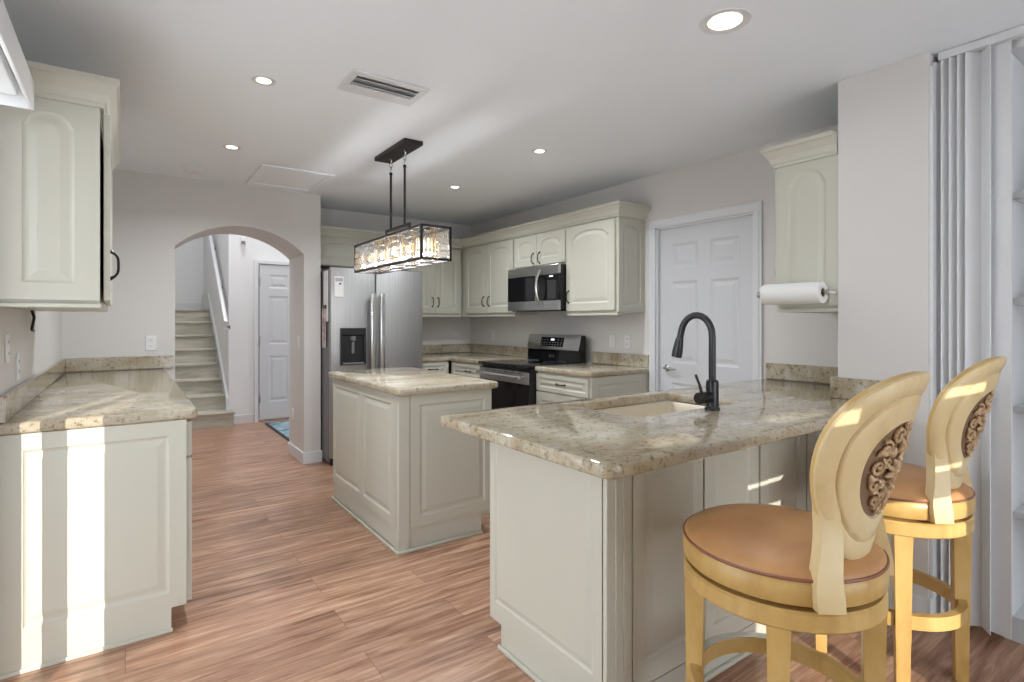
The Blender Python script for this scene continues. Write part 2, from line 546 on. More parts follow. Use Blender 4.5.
for z in (.25, 1.05, 1.8): kb.cyl((W6 - .002, -.004, z), (W6 - .002, -.004, z + .09), .006, n=10)
obj('hinge', kb, CHROME, pd)

# ------------------------------------------------------------------ stair hall beyond the arch
HZ = 5.2
struct('ceiling_hall', MB().box((-.7, YB, HZ), (4.4, 11.0, HZ + .1)), CEIL, smooth=0)
struct('wall_hall_back', MB().box((1.06, 7.65, 0), (4.4, 7.75, HZ)), HALLW, smooth=0)
struct('wall_stair_side', MB().box((1.06, 7.7505, 0), (1.16, 11.0, HZ)), HALLW, smooth=0)
struct('wall_landing', MB().box((-.7, 10.35, 0), (1.0595, 10.45, HZ)), HALLW, smooth=0)
struct('wall_stair_left', MB().box((-.2, YB + .1, 0), (-.08, 10.35, HZ)), HALLW, smooth=0)
struct('wall_hall_right', MB().box((4.0, YB + .1, 0), (4.1, 7.65, HZ)), HALLW, smooth=0)
struct('wall_hall_upper', MB().box((-.7, YB - .1, ZC + .1005), (4.1, YB, HZ)), HALLW, smooth=0)
struct('baseboard_hall', MB().box((1.06, 7.633, 0), (1.345, 7.6495, .11), .003), TRIM)
struct('baseboard_landing', MB().box((-.08, 10.335, 1.482), (1.02, 10.3495, 1.60), .003), TRIM)
RISE, RUN, SY, NS = .185, .25, 7.52, 8
st = thing('staircase', None, None, (.5, SY, 0)); del st['label']; del st['category']; st['kind'] = 'structure'
for k in range(NS):
    y0 = SY + k * RUN
    x1 = 1.115 if k == 0 else 1.03
    yl = 10.34 if k == NS - 1 else y0 + RUN + .03
    if k == 0:
        r_ = MB().box((-.075, y0, 0), (1.055, y0 + .13, RISE - .028)).box((1.055, y0, 0), (1.10, y0 + .105, RISE - .028))
        t_ = MB().box((-.075, y0 - .025, RISE - .028), (1.055, y0 + RUN + .03, RISE), .008).box((1.055, y0 - .025, RISE - .028), (x1, y0 + .105, RISE), .008)
    else:
        r_ = MB().box((-.075, y0, k * RISE), (x1, y0 + .02, (k + 1) * RISE - .028))
        t_ = MB().box((-.075, y0 - .025, (k + 1) * RISE - .028), (x1, yl, (k + 1) * RISE), .008)
    obj('riser', r_, STAIRW, st, True)
    obj('tread', t_, STAIRW, st, True)
sk = MB().prism([(SY + .13, 0), (SY + .13, .34), (SY + NS * RUN, .34 + (NS - .5) * RISE), (10.3, .34 + (NS - .5) * RISE), (10.3, 1.2), (SY + .45, 0)], 'x', 1.032, 1.0595)
struct('trim_stair_skirt', sk, TRIM)
hr = thing('handrail', 'white sloping stair handrail on dark brackets, on the stair side wall', 'handrail', (1.0, 7.5, 0))
ra, rb = Vector((1.0, 7.45, 1.26)), Vector((1.0, 8.98, 2.52))
d = (rb - ra)
rp = MB().prism([(0, -.03), (0, .03), (d.length, .03), (d.length, -.03)], 'x', -.022, .022)
ang = math.atan2(d.z, d.y)
Mr = Matrix.Translation(ra) @ Matrix.Rotation(ang, 4, 'X')
rp = MB().box((-.022, 0, -.055), (.022, d.length, .055), .012, 3, M=Mr)
obj('rail', rp, TRIM, hr, True)
for t in (.06, .48, .95):
    p = ra + d * t
    b = MB().tube([p + Vector((0, 0, -.06)), p + Vector((.02, 0, -.10)), p + Vector((.06, 0, -.11))], .008, 8)
    b.cyl((1.052, p.y, p.z - .11), (1.0595, p.y, p.z - .11), .024)
    obj('bracket', b, PULL, hr, True)
# hall door
hd = thing('door_2', None, None, (1.41, 7.61, .03)); del hd['label']; del hd['category']; hd['kind'] = 'structure'
obj('door_leaf', MB().panel(.80, 2.0, .035, six_panel(.80, 2.0), SIX), DOORW, hd, smooth=0)
kb = MB()
for z in (.22, .98, 1.74): kb.box((-.012, -.008, z), (.012, .002, z + .10), .002)
obj('hinge', kb, CHROME, hd)
struct('trim_hall_door', MB().box((1.35, 7.60, 0), (1.396, 7.6495, 2.09), .004).box((2.222, 7.60, 0), (2.27, 7.6495, 2.09), .004).box((1.396, 7.60, 2.042), (2.222, 7.6495, 2.09), .004), TRIM)
ms = thing('motion_sensor', 'small dark-lensed motion sensor high on the hall wall, seen through the arch', 'sensor', (1.22, 7.6495, 2.33))
obj('housing', MB().box((-.03, -.035, -.05), (.03, -.0005, .05), .01), WHITE, ms)
obj('lens', MB().box((-.022, -.042, -.045), (.022, -.034, -.01), .003), GREYSHADE, ms)
rg = thing('rug', 'blue patterned rug on the hall floor behind the arch', 'rug', (1.9, 6.75, 0))
obj('pile', MB().box((1.47, 6.02, .002), (2.53, 7.42, .012), .003), RUG, rg, True)
obj('binding', MB().box((1.44, 5.99, .001), (1.472, 7.45, .013), .003).box((2.528, 5.99, .001), (2.56, 7.45, .013), .003).box((1.472, 5.99, .001), (2.528, 6.022, .013), .003).box((1.472, 7.418, .001), (2.528, 7.45, .013), .003), RUGB, rg, True)

# ------------------------------------------------------------------ cabinet building blocks
RP = [(.004, .004), (.010, .007), (.018, .007), (.042, .002)]
def pull(mb, p, horiz, M=None, L=.1):
    """arched bronze bar pull, front facing -y"""
    pts = []
    for k in range(11):
        t = -1 + 2 * k / 10
        h = .026 * (1 - t * t * t * t) + .001
        a = t * L / 2
        pts.append((p[0] + (a if horiz else 0), p[1] - h, p[2] + (0 if horiz else a)))
    mb.tube(pts, [.0075] + [.0048] * 9 + [.0075], 8, M)
    for e in (-1, 1):
        q = (p[0] + (e * L / 2 if horiz else 0), p[1], p[2] + (0 if horiz else e * L / 2))
        mb.cyl((q[0], q[1], q[2]), (q[0], q[1] - .006, q[2]), .009, .006, 10, M)
    return mb
def T3(x, y, z, a=0): return Matrix.Translation((x, y, z)) @ Matrix.Rotation(rad(a), 4, 'Z')
def door(root, x0, z0, x1, z1, handle=None, arch=0, name='door', fw=.062, horiz=False):
    W, H = x1 - x0, z1 - z0
    M = T3(x0, -.021, z0)
    if arch: mb = MB().archpanel(W, H, .02, fw, arch, RP, M)
    else:
        f = min(fw, H * .22)
        mb = MB().panel(W, H, .02, [(f, f, W - f, H - f)], RP, M)
    o = obj(name, mb, CAB, root, smooth=7)
    if handle:
        obj('pull_handle', pull(MB(), (handle[0], -.021, handle[1]), horiz), PULL, o)
    return o
BH = .885
def base_body(W, D, H=BH, toe=.07):
    return MB().prism([(0, .1), (0, H), (D, H), (D, 0), (toe, 0), (toe, .1)], 'x', 0, W)
def side_panel(root, flank, W, D, z0, z1, name='end_panel', fw=.06, arch=0, t=.016, side=None):
    """moulded panel on the x=0 (side -1) or x=W (side +1) flank"""
    M = T3(-t - .0005, D, z0, -90) if flank < 0 else T3(W + t + .0005, 0, z0, 90)
    mb = MB()
    if arch: mb.archpanel(D, z1 - z0, t, fw, arch, RP, M, side)
    else: mb.panel(D, z1 - z0, t, [(fw, fw, D - fw, z1 - z0 - fw)], RP, M)
    return obj(name, mb, CAB, root, smooth=7)

# ------------------------------------------------------------------ left base run
L0 = 2.712
lw = .808
labs = ['cream base cabinet with moulded end panel, left foreground, end facing the viewer',
        'cream base cabinet in the left run, between its end unit and the arch-side unit',
        'cream base cabinet in the left run, against the arch wall']
for k in range(3):
    c = thing('base_cabinet', labs[k], 'cabinet', (.213, L0 + k * (lw + .002), 0), rad(90), 'base cabinets along the left wall')
    obj('body', base_body(lw, .585, toe=.055), CAB, c)
    door(c, .004, .725, lw - .004, .872, (lw / 2, .80), name='drawer', horiz=True, fw=.04)
    door(c, .004, .105, lw / 2 - .002, .715, (lw / 2 - .04, .64))
    door(c, lw / 2 + .002, .105, lw - .004, .715, (lw / 2 + .04, .64))
    if k == 0:
        side_panel(c, -1, lw, .585, .1, BH, fw=.062)
        obj('toe_panel', MB().box((-.016, .055, .0), (-.0005, .585, .1)).box((-.024, .050, 0), (-.016, .585, .016), .003), CAB, c)
ct = thing('granite_worktop', 'speckled cream granite worktop on the left base cabinets', 'worktop', (0, 3.9, .886))
xs = [XL + .001, .256]; ys = [2.685, YA - .001]
obj('slab', slab(xs, ys, lambda x, y: True, .8862, .93, .014, [(.256, 2.685, .03)]), GRANITE, ct, True)
obj('backsplash', MB().box((XL + .0205, YA - .0215, .9305), (.315, YA - .001, 1.03), .003).box((XL + .001, 2.70, .9305), (XL + .0205, YA - .001, 1.03), .003), GRANITE, ct, True)

# left upper cabinet
CROWN = [(0, 0), (.012, 0), (.014, .012), (.022, .018), (.030, .045), (.052, .078), (.062, .084), (.062, .104), (0, .104)]
def crown(root, path, z, name='crown_molding', world=False):
    return obj(name, MB().sweep(path, CROWN, z), CAB, root, world, smooth=14)
UB, UT = 1.370, 2.118
uc = thing('wall_cabinet', 'cream wall cabinet with arched end panel, top left, above the left worktop', 'cabinet', (-.079, 2.62, 0), rad(90))
UL = 1.10
obj('body', MB().box((0, 0, UB), (UL, .297, UT), .001), CAB, uc)
side_panel(uc, -1, UL, .297, UB + .012, UT, fw=.062, arch=.05, side=.074)
obj('light_rail', MB().box((-.020, -.004, UB - .016), (UL, .297, UB - .0005), .003), CAB, uc)
# near door stands slightly ajar, hinged on its far edge
Md = Matrix.Translation((.545, -.001, UB + .015)) @ Matrix.Rotation(rad(1.0), 4, 'Z') @ Matrix.Translation((-.535, -.021, 0))
dmb = MB().archpanel(.535, UT - UB - .03, .02, .06, .06, RP, Md)
dd = obj('door', dmb, CAB, uc, smooth=7)
obj('pull_handle', pull(MB(), (.10, 0, .145), False, Md, L=.11), PULL, dd)
door(uc, .555, UB + .015, UL - .008, UT - .015, None, .06)
crown(uc, [(UL + .0, .297), (UL, 0), (-.017, 0), (-.017, .297)][::-1], UT - .004)

# white valance on the left wall, window behind it (mostly outside the picture)
va = thing('blind_valance', 'white box valance of the window blind, cut off at the upper left edge', 'blind', (XL, 1.4, 2.03))
obj('front_board', MB().box((-.268, .84, 2.03), (-.256, 2.49, 2.130), .003), WHITE, va, True)
obj('end_board', MB().box((XL + .001, 2.478, 2.03), (-.268, 2.49, 2.130), .002), WHITE, va, True)
obj('headrail', MB().box((-.345, .90, 2.062), (-.295, 2.46, 2.10), .004), WHITE, va, True)
vl = thing('vertical_blind', 'white vertical blind vanes in the left window opening', 'blind', (XL - .03, 1.4, 0))
y = 2.675
vy = [2.585, 2.505] + [2.265, 2.18] + [1.80 - .085 * k for k in range(4)]
vy = [2.655] + vy
for yy in vy:
    obj('vane', MB().box((XL - .035, yy - .046, .02), (XL - .032, yy + .046, 2.05)), VANE, vl, True)

# ------------------------------------------------------------------ fridge wall
fr = thing('refrigerator', 'stainless side-by-side refrigerator with dark water dispenser, beside the arch wall', 'refrigerator', (1.492, 4.90, 0))
FW, FH = .905, 1.79
obj('body', MB().box((0, .055, .03), (FW, .78, FH - .02), .006).box((.03, .08, 0), (FW - .03, .7, .03)), FRSIDE, fr)
split = .42
for (a, b, nm, hx) in ((0.0, split - .003, 'freezer_door', split - .045), (split + .003, FW, 'fridge_door', split + .045)):
    dmb = MB().box((a, 0, .07), (b, .05, FH), .012, 3)
    dob = obj(nm, dmb, STEEL, fr)
    h = MB().box((hx - .025, -.070, .56), (hx + .025, -.042, 1.56), .010, 3)
    for z in (.60, 1.52): h.box((hx - .012, -.044, z - .025), (hx + .012, .001, z + .025), .004)
    obj('bar_handle', h, STEELB, dob)
    if nm == 'freezer_door':
        dp = obj('water_dispenser', MB().panel(.235, .335, .0215, [(.014, .014, .221, .275)], [(.004, .001), (.012, .018)], T3(.085, -.022, .905)), BLACKP, dob, smooth=0)
        obj('dispenser_nozzle', MB().lathe([(0, 0), (.022, 0), (.026, .03), (.026, .04), (0, .04)], 16, (.20, -.012, 1.125)), FRSIDE, dp)
        obj('dispenser_paddle', MB().box((.188, -.016, 1.01), (.212, -.004, 1.115), .003), FRSIDE, dp)
        obj('drip_tray', MB().box((.105, -.032, .912), (.30, -.006, .924), .002), FRSIDE, dp)
obj('toe_grille', MB().box((.01, .03, .005), (FW - .01, .05, .065), .003), BLACKP, fr)
npad = thing('notepad', 'white magnetic notepad with printed heading, on the freezer door', 'notepad', (1.492 + .075, 4.899, 1.52))
obj('pages', MB().box((-.042, -.007, 0), (.042, -.001, .185), .001), PAPER, npad)
obj('heading', MB().box((-.034, -.0085, .14), (.034, -.0068, .172)), LEDGRAY, npad)
obj('clip', MB().box((-.0, -.014, .112), (.018, -.0065, .126), .002), PULL, npad)
pn = tag(obj('paper_sheet', MB().box((1.482, 4.965, 1.30), (1.4915, 5.075, 1.76), .001), PAPER), 'tall paper list pinned on the refrigerator side, upper sheet', 'paper', 'papers on the refrigerator side')
pn2 = tag(obj('paper_sheet', MB().box((1.476, 5.0, 1.06), (1.4815, 5.10, 1.42), .001), mottled('printed_flyer', (.55, .43, .40), .8, .5, 22)), 'printed pinkish flyer pinned lower on the refrigerator side', 'paper', 'papers on the refrigerator side')
mg = tag(obj('magnet_clip', MB().box((1.468, 4.96, 1.415), (1.4755, 5.03, 1.45), .003), BLACKP), 'black magnet clip holding the papers on the refrigerator side', 'magnet')

UY = 5.39
of = thing('wall_cabinet', 'cream short wall cabinet above the refrigerator', 'cabinet', (1.49, UY, 0))
OW = .955
obj('body', MB().box((0, 0, 1.842), (OW, .305, UT), .001), CAB, of)
door(of, .006, 1.85, OW / 2 - .002, UT - .006, None, .035, fw=.05)
door(of, OW / 2 + .002, 1.85, OW - .006, UT - .006, None, .035, fw=.05)
cw = thing('wall_cabinet', 'cream two-door wall cabinet between refrigerator and room corner', 'cabinet', (2.448, UY, 0))
CW = 3.104 - 2.448
obj('body', MB().box((0, 0, UB), (CW, .305, UT), .001).box((CW, .022, UB), (.975, .305, UT)), CAB, cw)
door(cw, .006, UB + .02, CW / 2 - .001, UT - .012, (CW / 2 - .035, UB + .14), .06)
door(cw, CW / 2 + .002, UB + .02, CW - .004, UT - .012, (CW / 2 + .035, UB + .14), .06)
obj('light_rail', MB().box((0, -.004, UB - .02), (CW + .01, .02, UB - .0005), .003), CAB, cw)

# stove wall uppers (facing -X: local x runs towards -Y)
SX = 3.126
def stove_upper(label, ya, yb, zb, doors, rail=True):
    c = thing('wall_cabinet', label, 'cabinet', (SX, ya, 0), rad(-90))
    Wd = ya - yb
    obj('body', MB().box((0, 0, zb), (Wd, XS_ - SX - .001, UT), .001), CAB, c)
    for (y0, y1, hy, hz, ar) in doors:
        door(c, ya - y0, zb + .02, ya - y1, UT - .012, (ya - hy, hz) if hy else None, ar)
    if rail: obj('light_rail', MB().box((0, -.004, zb - .02), (Wd, .02, zb - .0005), .003), CAB, c)
    return c
stove_upper('cream two-door wall cabinet left of the microwave, at the room corner', 5.388, 4.347, UB, [(5.278, 4.84, 4.89, UB + .14, .06), (4.834, 4.36, 4.785, UB + .14, .06)])
stove_upper('cream short two-door wall cabinet directly above the microwave', 4.344, 3.578, 1.80, [(4.336, 3.985, 4.03, 1.885, .04), (3.979, 3.588, 3.935, 1.885, .04)], False)
big = stove_upper('cream single-door wall cabinet right of the microwave, nearest the pantry door', 3.576, 2.985, UB, [(3.566, 2.998, 3.535, UB + .14, .06)])
side_panel(big, 1, 3.576 - 2.985, XS_ - SX - .002, UB + .01, UT, fw=.05, arch=.05, t=.014)
cm = tag(crown(None, [(XS_ - .001, 2.97), (SX - .002, 2.97), (SX - .002, UY - .002), (1.485, UY - .002)][::-1], UT - .001 + .002), 'long cream crown molding along the stove wall cabinets and over the refrigerator', 'molding')

# microwave
mw = thing('microwave', 'stainless over-the-range microwave with black window and curved handle', 'microwave', (3.03, 4.340, 1.40), rad(-90))
MWW = .757
obj('body', MB().box((0, .03, .012), (MWW, .395, .397), .003), BLACKP, mw)
obj('vent_strip', MB().box((0, 0, .315), (MWW, .03, .397), .004).box((.01, -.003, .352), (MWW - .01, .001, .356)), STEELH, mw)
dk = obj('door', MB().box((.0, 0, .085), (.575, .03, .313), .003), BLACKG, mw)
obj('door_trim', MB().box((0, -.002, .0), (.575, .03, .084), .004).box((.435, -.0025, .085), (.475, .0, .313), .0008), STEELH, dk)
pts = []
for k in range(13):
    t = -1 + 2 * k / 12
    pts.append((.525, -.012 - .05 * (1 - t * t), .20 + t * .155))
obj('handle', MB().tube(pts, .014, 12), STEELB, dk)
cp = obj('control_panel', MB().box((.577, 0, .085), (MWW, .03, .313), .003), BLACKG, mw)
obj('keypad', MB().box((.608, -.0015, .10), (.722, .001, .262)), mat('dim_keypad', (.03, .03, .032), .35), cp)
obj('clock_display', MB().box((.635, -.002, .29), (.685, .001, .302)), LEDON, cp)
obj('control_trim', MB().box((.577, -.002, 0), (MWW, .03, .084), .004), STEELH, mw)
obj('vent_underside', MB().box((.10, .03, -.006), (.66, .36, .012), .003), BLACKP, mw)
lg = MB().lathe([(0, 0), (.008, 0), (.008, .002), (0, .002)], 16, M=Matrix.Translation((.05, -.002, .04)) @ Matrix.Rotation(rad(90), 4, 'X'))
obj('badge', lg, LEDGRAY, mw)

# range
rn = thing('range', 'freestanding electric range with black glass top and stainless control backguard', 'range', (2.71, 4.338, 0), rad(-90))
RWD = .757
obj('body', MB().box((0, .03, .02), (RWD, .70, .905), .004).box((.04, .06, 0), (RWD - .04, .66, .02)), BLACKP, rn)
ck = obj('cooktop', MB().box((0, -.02, .905), (RWD, .60, .932), .006, 3), BLACKG, rn)
for (x, y, r) in ((.2, .14, .105), (.56, .14, .085), (.2, .44, .08), (.56, .44, .1)):
    obj('burner_ring', MB().ring([(r, 0), (r + .003, 0), (r + .003, .0006), (r, .0006)], 40, (x, y, .9322)), GREYSHADE, ck)
od = obj('oven_door', MB().box((0, 0, .20), (RWD, .03, .885), .005), BLACKG, rn)
obj('door_band', MB().box((.0, -.004, .775), (RWD, .012, .875), .003), STEELH, od)
hb = MB().cyl((.05, -.06, .835), (RWD - .05, -.06, .835), .014, n=16)
for x in (.07, RWD - .07): hb.cyl((x, -.06, .835), (x, -.003, .835), .011, n=12)
vs_ = MB()
for k in range(6): vs_.box((.10 + k * .1, -.0055, .858), (.17 + k * .1, -.003, .864))
obj('vent_slots', vs_, BLACKP, od)
obj('door_handle', hb, STEELB, od)
obj('storage_drawer', MB().box((0, .0, .03), (RWD, .03, .192), .005), BLACKG, rn)
bgd = obj('backguard', MB().prism([(.56, .932), (.60, .932), (.635, .932), (.635, 1.175), (.585, 1.175), (.565, 1.04)], 'x', .0, RWD), BLACKG, rn, smooth=0)
ang = math.atan2(.035, .135)
Mb = Matrix.Translation((0, .548, 1.035)) @ Matrix.Rotation(-ang, 4, 'X')
pl = obj('control_panel', MB().box((.004, -.006, 0), (RWD - .004, .012, .145), .006, 3, Mb), STEELH, bgd)
dsp = obj('display', MB().box((.21, -.008, .03), (.545, -.004, .118), .001, 1, Mb), BLACKG, pl)
obj('clock_digits', MB().box((.36, -.0095, .088), (.41, -.0078, .104), 0, 1, Mb), LEDON, dsp)
km = MB()
for k in range(8):
    for r in (.045, .065, .09):
        if .33 < .225 + k * .04 < .43 and r > .08: continue
        km.box((.225 + k * .04, -.0092, r), (.240 + k * .04, -.0078, r + .006), 0, 1, Mb)
obj('key_marks', km, LEDGRAY, dsp)
# round badge and two letters on the black strip under the panel
Mz = Matrix.Translation((.36, .5525, .978)) @ Matrix.Rotation(rad(90), 4, 'X')
lgo = MB().lathe([(0, 0), (.012, 0), (.012, .002), (0, .002)], 20, M=Mz)
for k, (a, b, c_, d_) in enumerate(((.385, .967, .389, .990), (.389, .967, .399, .971), (.405, .967, .409, .990), (.409, .967, .424, .971), (.409, .986, .424, .990), (.420, .971, .424, .979), (.414, .976, .421, .979))):
    lgo.box((a, .550, b), (c_, .5535, d_))
obj('brand_emblem', lgo, STEELB, bgd)

# ------------------------------------------------------------------ stove wall base run
BX = 2.80
def front_unit(label, loc, rz, W, D, dr, group='base cabinets along the stove wall'):
    c = thing('base_cabinet', label, 'cabinet', loc, rz, group)
    obj('body', base_body(W, D), CAB, c)
    for (x0, x1) in dr:
        door(c, x0, .735, x1, .872, ((x0 + x1) / 2, .805), name='drawer', horiz=True, fw=.035)
        door(c, x0, .105, x1, .725, (x1 - .04, .65))
    return c
rc = front_unit('cream drawer base cabinet right of the range, its end near the pantry door', (BX, 3.573, 0), rad(-90), .628, .625, [(.006, .622)])
side_panel(rc, 1, .628, .62, .1, BH, fw=.055)
front_unit('cream base cabinet left of the range, at the room corner', (BX, 5.05, 0), rad(-90), .705, .625, [(.06, .70)])
front_unit('cream base cabinet on the back wall beside the refrigerator', (2.412, 5.075, 0), 0, .36, .62, [(.004, .356)])
wt = thing('granite_worktop', 'granite worktop right of the range, with tall splash behind', 'worktop', (3.1, 3.25, .886))
obj('slab', slab([2.772, XS_ - .001], [2.915, 3.576], lambda x, y: True, .8862, .93, .014, [(2.772, 2.915, .02)]), GRANITE, wt, True)
obj('backsplash', MB().box((XS_ - .0215, 2.925, .9305), (XS_ - .001, 3.576, 1.03), .003), GRANITE, wt, True)
wt = thing('granite_worktop', 'L-shaped granite worktop in the corner between refrigerator and range', 'worktop', (3.1, 5.3, .886))
obj('slab', slab([2.412, 2.772, XS_ - .001], [4.342, 5.045, YB - .001], lambda x, y: not (x < 2.772 and y < 5.045), .8862, .93, .014), GRANITE, wt, True)
obj('backsplash', MB().box((XS_ - .0215, 4.342, .9305), (XS_ - .001, YB - .0215, 1.03), .003).box((2.412, YB - .0215, .9305), (XS_ - .001, YB - .001, 1.03), .003), GRANITE, wt, True)

# ------------------------------------------------------------------ island
IX0, IX1, IY0, IY1 = 1.262, 1.862, 2.862, 4.03
isl = thing('kitchen_island', 'cream panelled island cabinet in the middle of the floor, under the pendant lamp', 'island', (1.56, 3.45, 0))
ib = MB().prism([(IX0, 0), (IX0, BH), (IX1, BH), (IX1, .1), (IX1 - .07, .1), (IX1 - .07, 0)], 'y', IY0, IY1)
obj('body', ib, CAB, isl, True)
IW = IY1 - IY0
st_ = .05
def face_panels(root, X, ya, yb, z0, z1, rects, t, nm='side_panel'):
    """panelled board on a -X facing plane from ya (far) to yb (near)"""
    obj(nm, MB().panel(ya - yb, z1 - z0, t, rects, RP, T3(X - t - .0005, ya, z0, -90)), CAB, root, True, smooth=7)
face_panels(isl, IX0, IY1, IY0 + IW / 2 + .001, .13, BH - .002, [(.045, .055, IW / 2 - .045, .70)], .016)
face_panels(isl, IX0, IY0 + IW / 2 - .001, IY0 + .06, .13, BH - .002, [(.045, .055, IW / 2 - .105, .70)], .016)
obj('corner_post', MB().box((IX0 - .018, IY0 - .018, 0), (IX0 + .05, IY0 + .058, BH - .002), .004).box((IX0 - .021, IY0 + .012, .13), (IX0 - .017, IY0 + .02, BH - .01)).box((IX0 - .021, IY0 + .03, .13), (IX0 - .017, IY0 + .038, BH - .01)), CAB, isl, True)
obj('end_panel', MB().panel(IX1 - IX0 - .052, BH - .132, .016, [(.06, .06, IX1 - IX0 - .10, .695)], RP, T3(IX0 + .052, IY0 - .0165, .13)), CAB, isl, True, smooth=7)
obj('base_trim', MB().box((IX0 - .030, IY0 - .030, 0), (IX0 - .0185, IY1 + .01, .018), .005).box((IX0 - .030, IY0 - .030, 0), (IX1 - .065, IY0 - .0185, .018), .005)
    .box((IX0 - .010, IY0 + .06, 0), (IX0 - .0005, IY1, .1295)).box((IX0 + .052, IY0 - .010, 0), (IX1 - .07, IY0 - .0005, .1295)), CAB, isl, True)
for k in range(2):
    yy = IY0 + .02 + k * (IW / 2 - .01)
    obj('door', MB().panel(IW / 2 - .03, .76, .02, [(.06, .06, IW / 2 - .09, .70)], RP, T3(IX1 + .0205, yy, .105, 90)), CAB, isl, True, smooth=7)
wt = thing('granite_worktop', 'granite worktop on the island, rounded corners, under the pendant lamp', 'worktop', (1.56, 3.45, .886))
obj('slab', slab([1.222, 1.905], [2.80, 4.10], lambda x, y: True, .8862, .93, .016, [(1.222, 2.80, .05), (1.905, 2.80, .05), (1.222, 4.10, .05), (1.905, 4.10, .05)]), GRANITE, wt, True)

# ------------------------------------------------------------------ peninsula
PX0, PY0, PY1 = 1.232, 1.224, 1.868
pen = thing('peninsula_cabinet', 'cream panelled peninsula cabinet carrying the sink worktop, behind the bar stools', 'cabinet', (2.0, 1.54, 0))
SINK = (1.625, 1.45, 2.315, 1.85)
pb = MB().prism([(PY0, 0), (PY0, BH), (1.43, BH), (1.43, .66), (1.862, .66), (1.862, .1), (PY1 - .075, .1), (PY1 - .075, 0)], 'x', 1.60, 2.36)
pb.prism([(PY0, 0), (PY0, BH), (PY1, BH), (PY1, .1), (PY1 - .075, .1), (PY1 - .075, 0)], 'x', PX0, 1.60)
pb.prism([(PY0, 0), (PY0, BH), (PY1, BH), (PY1, .1), (PY1 - .075, .1), (PY1 - .075, 0)], 'x', 2.36, CX - .002)
pb.box((CX - .002, 1.245, .1), (XS_ - .002, PY1, BH))
obj('body', pb, CAB, pen, True)
EW = PY1 - PY0
obj('end_panel', MB().panel(EW - .004, BH - .102, .016, [(.035, .075, EW - .045, BH - .14)], [(.003, .003), (.007, .005), (.012, .005), (.03, .001)], T3(PX0 - .0165, PY1, .10, -90)), CAB, pen, True, smooth=7)
obj('toe_panel', MB().box((PX0 - .012, PY0 - .012, 0), (PX0 - .0005, PY1 - .075, .0995)).box((PX0 - .026, PY0 - .028, 0), (PX0 - .012, PY1 - .066, .018), .005)
    .box((PX0 - .012, PY0 - .012, 0), (CX - .002, PY0 - .0005, .0995)).box((PX0 - .026, PY0 - .028, 0), (CX - .02, PY0 - .012, .018), .005), CAB, pen, True)
obj('corner_post', MB().box((PX0 - .0165, PY0 - .018, .10), (PX0 + .098, PY0 - .0005, BH - .002), .003).box((PX0 + .02, PY0 - .022, .1), (PX0 + .028, PY0 - .017, BH - .002), .002).box((PX0 + .055, PY0 - .022, .1), (PX0 + .063, PY0 - .017, BH - .002), .002), CAB, pen, True)
bays = [(1.334, 1.700), (1.712, 2.064), (2.078, 2.44), (2.452, 2.80)]
for k, (a, b) in enumerate(bays):
    o = obj('back_panel', MB().panel(b - a, BH - .115, .018, [(.055, .075, b - a - .055, BH - .17)], RP, T3(a, PY0 - .0185, .11)), CAB, pen, True, smooth=7)
    if k == 3: obj('pull_handle', pull(MB(), (2.50, PY0 - .0185, .66), False), PULL, o, True)
pw_ = thing('granite_worktop', 'large granite peninsula worktop with undermount sink and faucet, in front of the bar stools', 'worktop', (2.0, 1.5, .886))
xs = [1.018, SINK[0], SINK[2], CX - .001, XS_ - .001]; ys = [1.0, 1.245, SINK[1], SINK[3], 1.945]
def pk(x, y):
    if x > CX - .001 and y < 1.245: return False
    return not (SINK[0] < x < SINK[2] and SINK[1] < y < SINK[3])
obj('slab', slab(xs, ys, pk, .8862, .93, .014, [(1.018, 1.0, .045), (1.018, 1.945, .03)]), GRANITE, pw_, True)
obj('backsplash', MB().box((XS_ - .0215, 1.268, .9305), (XS_ - .001, 1.945, 1.032), .003).box((CX - .0215, 1.002, .9305), (CX - .001, 1.268, 1.032), .003).box((CX - .001, 1.2475, .9305), (XS_ - .0215, 1.268, 1.032), .003), GRANITE, pw_, True)
sk = thing('sink', 'beige undermount sink bowl set in the peninsula worktop', 'sink', (1.97, 1.65, .68))
a, b, c_, d_ = SINK
a -= .006; b -= .006; c_ += .006; d_ += .006
bm_ = bmesh.new()
def bowl(t, zb):
    bb = bmesh.new()
    bmesh.ops.create_cube(bb, size=1)
    for v in bb.verts: v.co = Vector(((a + c_) / 2 + v.co.x * (c_ - a), (b + d_) / 2 + v.co.y * (d_ - b), (.885 + .70) / 2 + v.co.z * .185))
    top = [f for f in bb.faces if f.normal.z > .9]
    bmesh.ops.delete(bb, geom=top, context='FACES_ONLY')
    ed = [e for e in bb.edges if len(e.link_faces) == 2]
    bmesh.ops.bevel(bb, geom=ed, offset=.03, segments=4, affect='EDGES', profile=.5)
    return bb
bb = bowl(0, 0)
sb = obj('bowl', MB().bm(bb), SINKM, sk, True, smooth=60)
sm = sb.modifiers.new('thickness', 'SOLIDIFY'); sm.thickness = .008; sm.offset = 0
obj('drain', MB().lathe([(0, 0), (.045, 0), (.045, .004), (.03, .005), (0, .003)], 24, (1.97, 1.65, .698)), CHROME, sk, True)

